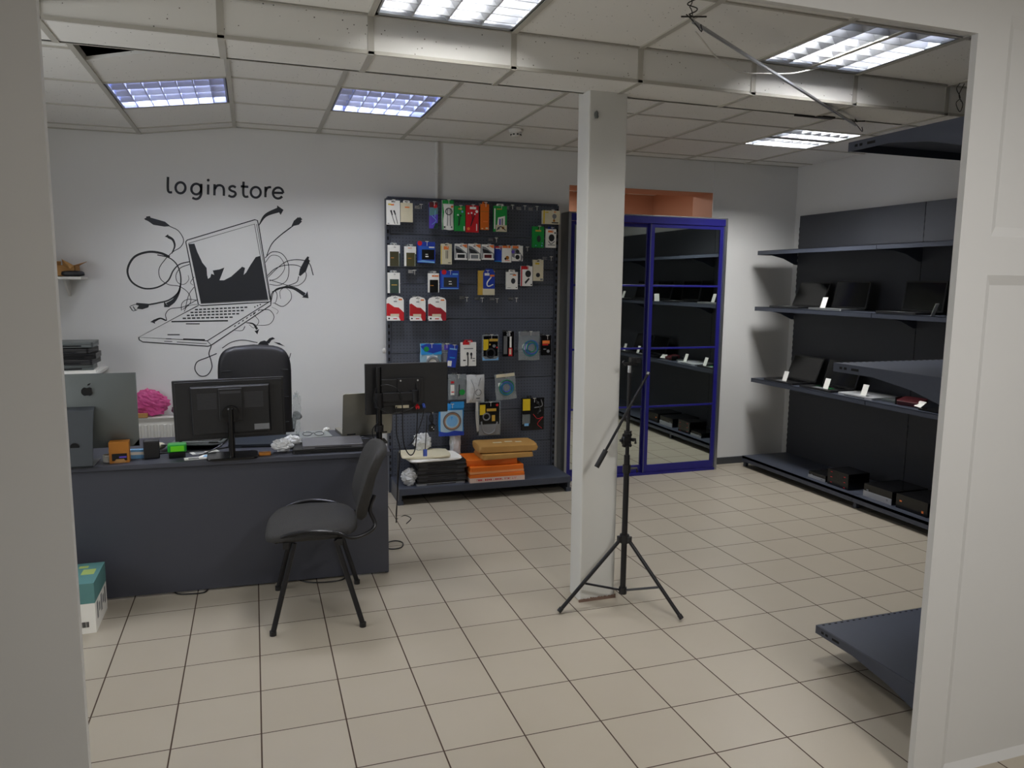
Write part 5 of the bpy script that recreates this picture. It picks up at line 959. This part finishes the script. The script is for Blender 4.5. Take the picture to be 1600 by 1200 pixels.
for i, (x, d_, a, lab) in enumerate(((.33, .055, 8, 'white paper slip on the desk, nearest the monitor foot'), (.40, .085, -12, 'small printed slip partly beneath the white paper slip'), (.35, .19, 20, 'greyish folded paper behind the white slip'))):
    z = .0008*i; o = tag(MB().box(-.07, .07, -.03, .03, z, z+.0006).box(-.05, .0, -.02, .02, z+.0006, z+.0008, 1).build('paper_slip', [WHITE, LBL if i == 1 else GREY]), lab, 'paper', 'paper slips on the desk'); o.location = dxy(x, d_); o.rotation_euler.z = R(a)
def dcable(lab, pts, r=.0035, mt=BLK, cat='cable'):
    m = MB(); m.tube(smooth_path([dxy(x, d_)+Vector((0, 0, z+r)) for x, d_, z in pts], 6), r, n=8); return tag(m.build('cable', mt, smooth=True), lab, cat)
dcable('black cable looping from the middle monitor to the paper slips', [(.33, .10, 0), (.37, .16, .004), (.42, .2, .02), (.46, .22, .05), (.475, .16, .08)])
dcable('black cable winding behind the orange carton and green gadget', [(-.02, .2, 0), (.05, .22, 0), (.13, .2, 0), (.2, .22, 0), (.3, .2, 0), (.4, .24, 0), (.5, .3, 0)])
dcable('black lead reaching from the grey laptop to the arm pole', [(1.12, .28, 0), (1.17, .32, .01), (1.22, .32, .012), (1.25, .27, .01)], .003)
for i, (x, d_, s, lab, mt) in enumerate(((.745, .09, .055, 'ball of clear crumpled wrapping beside the flat black laptop', CRUMP), (.80, .20, .05, 'white crumpled plastic cup shape behind the clear wrapping', CRUMP), (1.02, .60, .018, 'white crumpled tissue behind the silver laptop', WHITE))):
    m = MB(); m.blob((0, 0, s*.62), s, s*.8, s*.62, jit=.2, seed=i+4, n=30, k=18); o = tag(m.build('crumpled_wrap', mt), lab, 'wrapping'); o.location = dxy(x, d_)+Vector((0, 0, .006))
tag(MB(Matrix.Translation(dxy(.655, .05))).box(-.03, .03, -.02, .025, 0, .014).build('usb_stick_box', BROWN, bevel=.003), 'small brown plastic piece beside the clear wrapping', 'gadget')
o = thing('eyeglasses', 'black-rimmed glasses with white temples on a grey folder beside the silver laptop', 'glasses', dxy(.93, .43)+Vector((0, 0, .0145)), R(-6)); o.rotation_euler.x = R(-62); m = MB()
for s_ in (-1, 1): m.tube([(s_*.034+.026*math.cos(t*math.pi/8), -.0, .02+.017*math.sin(t*math.pi/8)) for t in range(16)], .002, n=6, closed=True)
m.tube([(-.01, 0, .024), (0, 0, .027), (.01, 0, .024)], .002, n=6); m.build('frame', BLK, o, smooth=True)
for s_ in (-1, 1): m = MB(); m.tube(smooth_path([(s_*.06, 0, .024), (s_*.062, .05, .075), (s_*.05, .06, .12)], 4), .002, n=6); m.build('temple', WHITEP, o, smooth=True)
tag(MB(Matrix.Translation(dxy(.90, .50)) @ Matrix.Rotation(R(5), 4, 'Z')).box(-.15, .13, -.1, .1, 0, .011).build('document_folder', mat('grey_folder', (138, 142, 142), .5)), 'flat grey folder under the glasses, behind the closed grey laptop', 'folder')
# clear tube of film standing by the office chair
m = MB(); m.blob((0, 0, .125), .022, .02, .12, jit=.25, seed=9, n=20, k=24, sq=.8); o = tag(m.build('film_wrap', CLEAR), 'crinkled clear film standing upright right of the office chair', 'film'); o.location = (.845, 1.93, DZ+.012)
# pink bag and card on the radiator
m = MB(); m.blob((0, 0, .085), .12, .035, .085, jit=.2, seed=11, n=36, k=20); o = tag(m.build('pink_bag', PINK), 'crumpled pink plastic bag on top of the radiator', 'bag'); o.location = (-.075, 3.025, .678)
m = MB(); m.blob((0, 0, .04), .06, .03, .04, jit=.2, seed=5, n=28, k=16); o = tag(m.build('dark_bag', flat('plum_film', (92, 50, 72), .4)), 'dark plum crumpled wrapper beside the pink bag', 'wrapper'); o.location = (.12, 3.02, .675)
tag(MB(Matrix.Translation((-.14, 2.985, .669))).box(-.05, .05, -.012, .012, 0, .03).build('note_box', CARD, bevel=.002), 'small tan carton in front of the pink bag', 'box')
# stack of old laptops on the lower wall shelf
cs = [ALUD, BLK, BLK, ALUD]; z = 1.0385
tag(MB(Matrix.Translation((-.50, 2.80, 1.0205)) @ Matrix.Rotation(R(6), 4, 'Z')).box(-.16, .15, -.14, .12, 0, .018).build('paper_ream', WHITE), 'white paper ream under the stacked laptops on the left shelf', 'paper')
for k in range(5):
    closed_laptop(('lowest', 'second lowest', 'middle', 'second highest', 'topmost')[k]+' of five old closed laptops stacked on the lower left wall shelf', (-.52+.012*((k*7) % 3), 2.80, 1.0390+k*.036), R((4, -3, 2, -5, 1)[k]), w=.32, d=.24, h=.034 if k != 3 else .03, c=(ALUD, BLK, BLKM, BLK, ALUD)[k], group='old laptops stacked on the wall shelf')
# ---------------- on the pegboard base shelf
BS = .1255
for k in range(6):
    closed_laptop(('lowest', 'second', 'third', 'fourth', 'fifth', 'topmost')[k]+' closed black laptop in the stack on the pegboard base shelf'+('' if k in (0, 5) else ', counted from below'), (1.905+.008*((k*5) % 3-1), 2.79, BS+k*.030), R((1, -2, 2, 0, -1, 1)[k]), w=.37, d=.27, h=.028, c=mat('laptop_grey_edge', (52, 52, 56), .35) if k else mat('laptop_silver_edge', (150, 152, 156), .35, .1), lid=(BLKG, BLK)[k % 2], group='black laptops stacked on the base shelf')
for k, (x, y, a, lab) in enumerate(((1.86, 2.76, 6, 'white padded envelope lying on the black laptop stack'), (1.80, 2.77, -4, 'off-white envelope on top of the padded envelope'))):
    m = MB(); m.blob((0, 0, .012), .21-.02*k, .13, .012, jit=.05, seed=k, sq=.35, n=24, k=6); o = tag(m.build('padded_envelope', (WHITE, BEIGE)[k], smooth=True), lab, 'envelope', 'envelopes on the laptop stack'); o.location = (x, y, BS+.18+.024*k); o.rotation_euler.z = R(a)
for i, (x, y, z, s, h, lab) in enumerate(((1.67, 2.71, BS+.008, .05, .055, 'crumpled white bag beside the black laptop stack'), (1.80, 2.86, BS+.228, .062, .06, 'crinkled white bag standing on the envelopes'), (2.08, 2.945, BS+.012, .042, .19, 'tall white plastic bag behind the orange cartons'))):
    m = MB(); m.blob((0, 0, h), s, s*.7, h, jit=.28, seed=i+20, n=36, k=24, sq=.8); o = tag(m.build('crumpled_bag', CRUMP, smooth=True, angle=25), lab, 'plastic bag', 'crumpled white bags by the pegboard'); o.location = (x, y, z)
def carton(name, lab, x, y, z, w, d, h, a, mt, tapes=()):
    o = thing(name, lab, 'box', (x, y, z), R(a), 'boxes piled on the base shelf'); m = MB(); m.box(-w/2, w/2, -d/2, d/2, 0, h); m.build('carton_body', mt, o, bevel=.004)
    for b, t in tapes: m = MB(); m.box(*b); m.build('tape', t, o)
    return o
W_, D_ = .43, .27
o = carton('orange_carton', 'lowest orange carton wrapped with red-lettered white tape', 2.33, 2.76, BS, W_, D_, .062, -1, ORNG, [((-W_/2-.001, W_/2+.001, -D_/2-.0012, D_/2, .0, .036), TAPE)])
m = MB(); rd = random.Random(5); x = -W_/2+.05
while x < W_/2-.06:
    q = .007+rd.random()*.004
    m.box(x, x+.0022, -D_/2-.0018, -D_/2-.0013, .012, .026); m.box(x, x+q, -D_/2-.0018, -D_/2-.0013, .024 if rd.random() > .4 else .012, .026 if rd.random() > .4 else .0145); m.box(x+q-.002, x+q, -D_/2-.0018, -D_/2-.0013, .012, .026) if rd.random() > .4 else None
    x += q+.0045+(.008 if rd.random() > .85 else 0)
m.build('tape_print', RED, o)
carton('orange_carton', 'second orange carton with clear tape, above the lettered one', 2.325, 2.765, BS+.0625, .425, .265, .056, 1, ORNG, [((-.214, .214, -.1338, .1338, .004, .02), mat('clear_tape', (228, 158, 104), .2))])
carton('orange_carton', 'smaller orange carton under the kraft parcels', 2.30, 2.79, BS+.119, .40, .25, .045, -3, ORNG)
def parcel(lab, x, y, z, w, d, h, a, seed):
    m = MB(); m.blob((0, 0, h/2), w/2, d/2, h/2, jit=.035, seed=seed, sq=.22, n=32, k=8); m.box(-.10, -.03, -.03, .0, h, h+.0008, 1); m.box(.0, .06, -.01, .02, h, h+.0008, 1); m.box(.08, .13, -.03, .0, h, h+.0008, 1)
    o = tag(m.build('kraft_parcel', [KRAFT, BEIGE], smooth=True, angle=50), lab, 'parcel', 'kraft parcels on the orange cartons'); o.location = (x, y, z); o.rotation_euler.z = R(a)
parcel('thin kraft envelope parcel under the topmost one', 2.42, 2.76, BS+.1655, .42, .25, .04, 2, 2)
parcel('topmost kraft parcel with small white labels, on the orange cartons', 2.44, 2.80, BS+.2085, .48, .28, .055, -3, 3)
# teal and white carton by the desk
o = thing('product_carton', 'teal and white product carton on the floor at the desk end', 'box', (-.11, 1.195, 0), 0); W2, D2, H2 = .34, .278, .238
m = MB(); m.box(-W2, 0, -D2/2, D2/2, 0, H2); m.box(-W2-.0004, .0006, -D2/2-.0006, D2/2+.0006, H2*.60, H2+.0006, 1); m.build('carton_body', [WHITE, TEAL], o)
m = MB(); 
for k in range(9): m.box(-.078+k*.0056, -.075+k*.0056+(.0012 if k % 3 else 0), -D2/2-.0011, -D2/2-.0003, .03, .056)
m.build('barcode', INK, o); m = MB(); m.box(-.075, -.02, -.02, .05, H2+.0007, H2+.0012); m.box(-.10, -.06, .07, .1, H2+.0007, H2+.0012); m.build('cover_print', flat('yellow_green_print', (170, 190, 110)), o)
m = MB()
for k in range(5): m.box(.0007, .0012, -.10+k*.045, -.075+k*.045, .05+.02*(k % 2), .13-.02*(k % 2))
m.build('side_print', GREY, o)
# floor cables
def fcable(lab, pts, r=.004):
    m = MB(); m.tube(smooth_path([(x, y, z+r) for x, y, z in pts], 6), r, n=8); return tag(m.build('floor_cable', BLK, smooth=True), lab, 'cable', 'black cables around the desk')
fcable('black cable looping out under the desk front, left one', [(.17, 1.50, 0), (.20, 1.41, 0), (.27, 1.385, 0), (.33, 1.385, 0), (.345, 1.43, 0), (.33, 1.52, 0)])
fcable('black cable looping out under the desk front, behind the chair legs', [(.80, 1.42, 0), (.86, 1.36, 0), (.95, 1.335, 0), (1.03, 1.345, 0), (1.06, 1.40, 0), (1.03, 1.46, 0)])
fcable('black cable curling on the floor at the right desk end', [(1.24, 1.9, .10), (1.32, 1.86, .05), (1.335, 1.80, .0), (1.37, 1.74, 0), (1.43, 1.75, 0), (1.455, 1.83, 0), (1.42, 1.88, 0), (1.37, 1.86, .002), (1.36, 1.80, .008)])
fcable('black lead hanging from the desk to the hook panel foot', [(1.40, 1.65, .62), (1.44, 1.9, .45), (1.47, 2.1, .2), (1.50, 2.3, .01), (1.57, 2.38, .0), (1.60, 2.30, 0), (1.55, 2.2, 0)], .003)
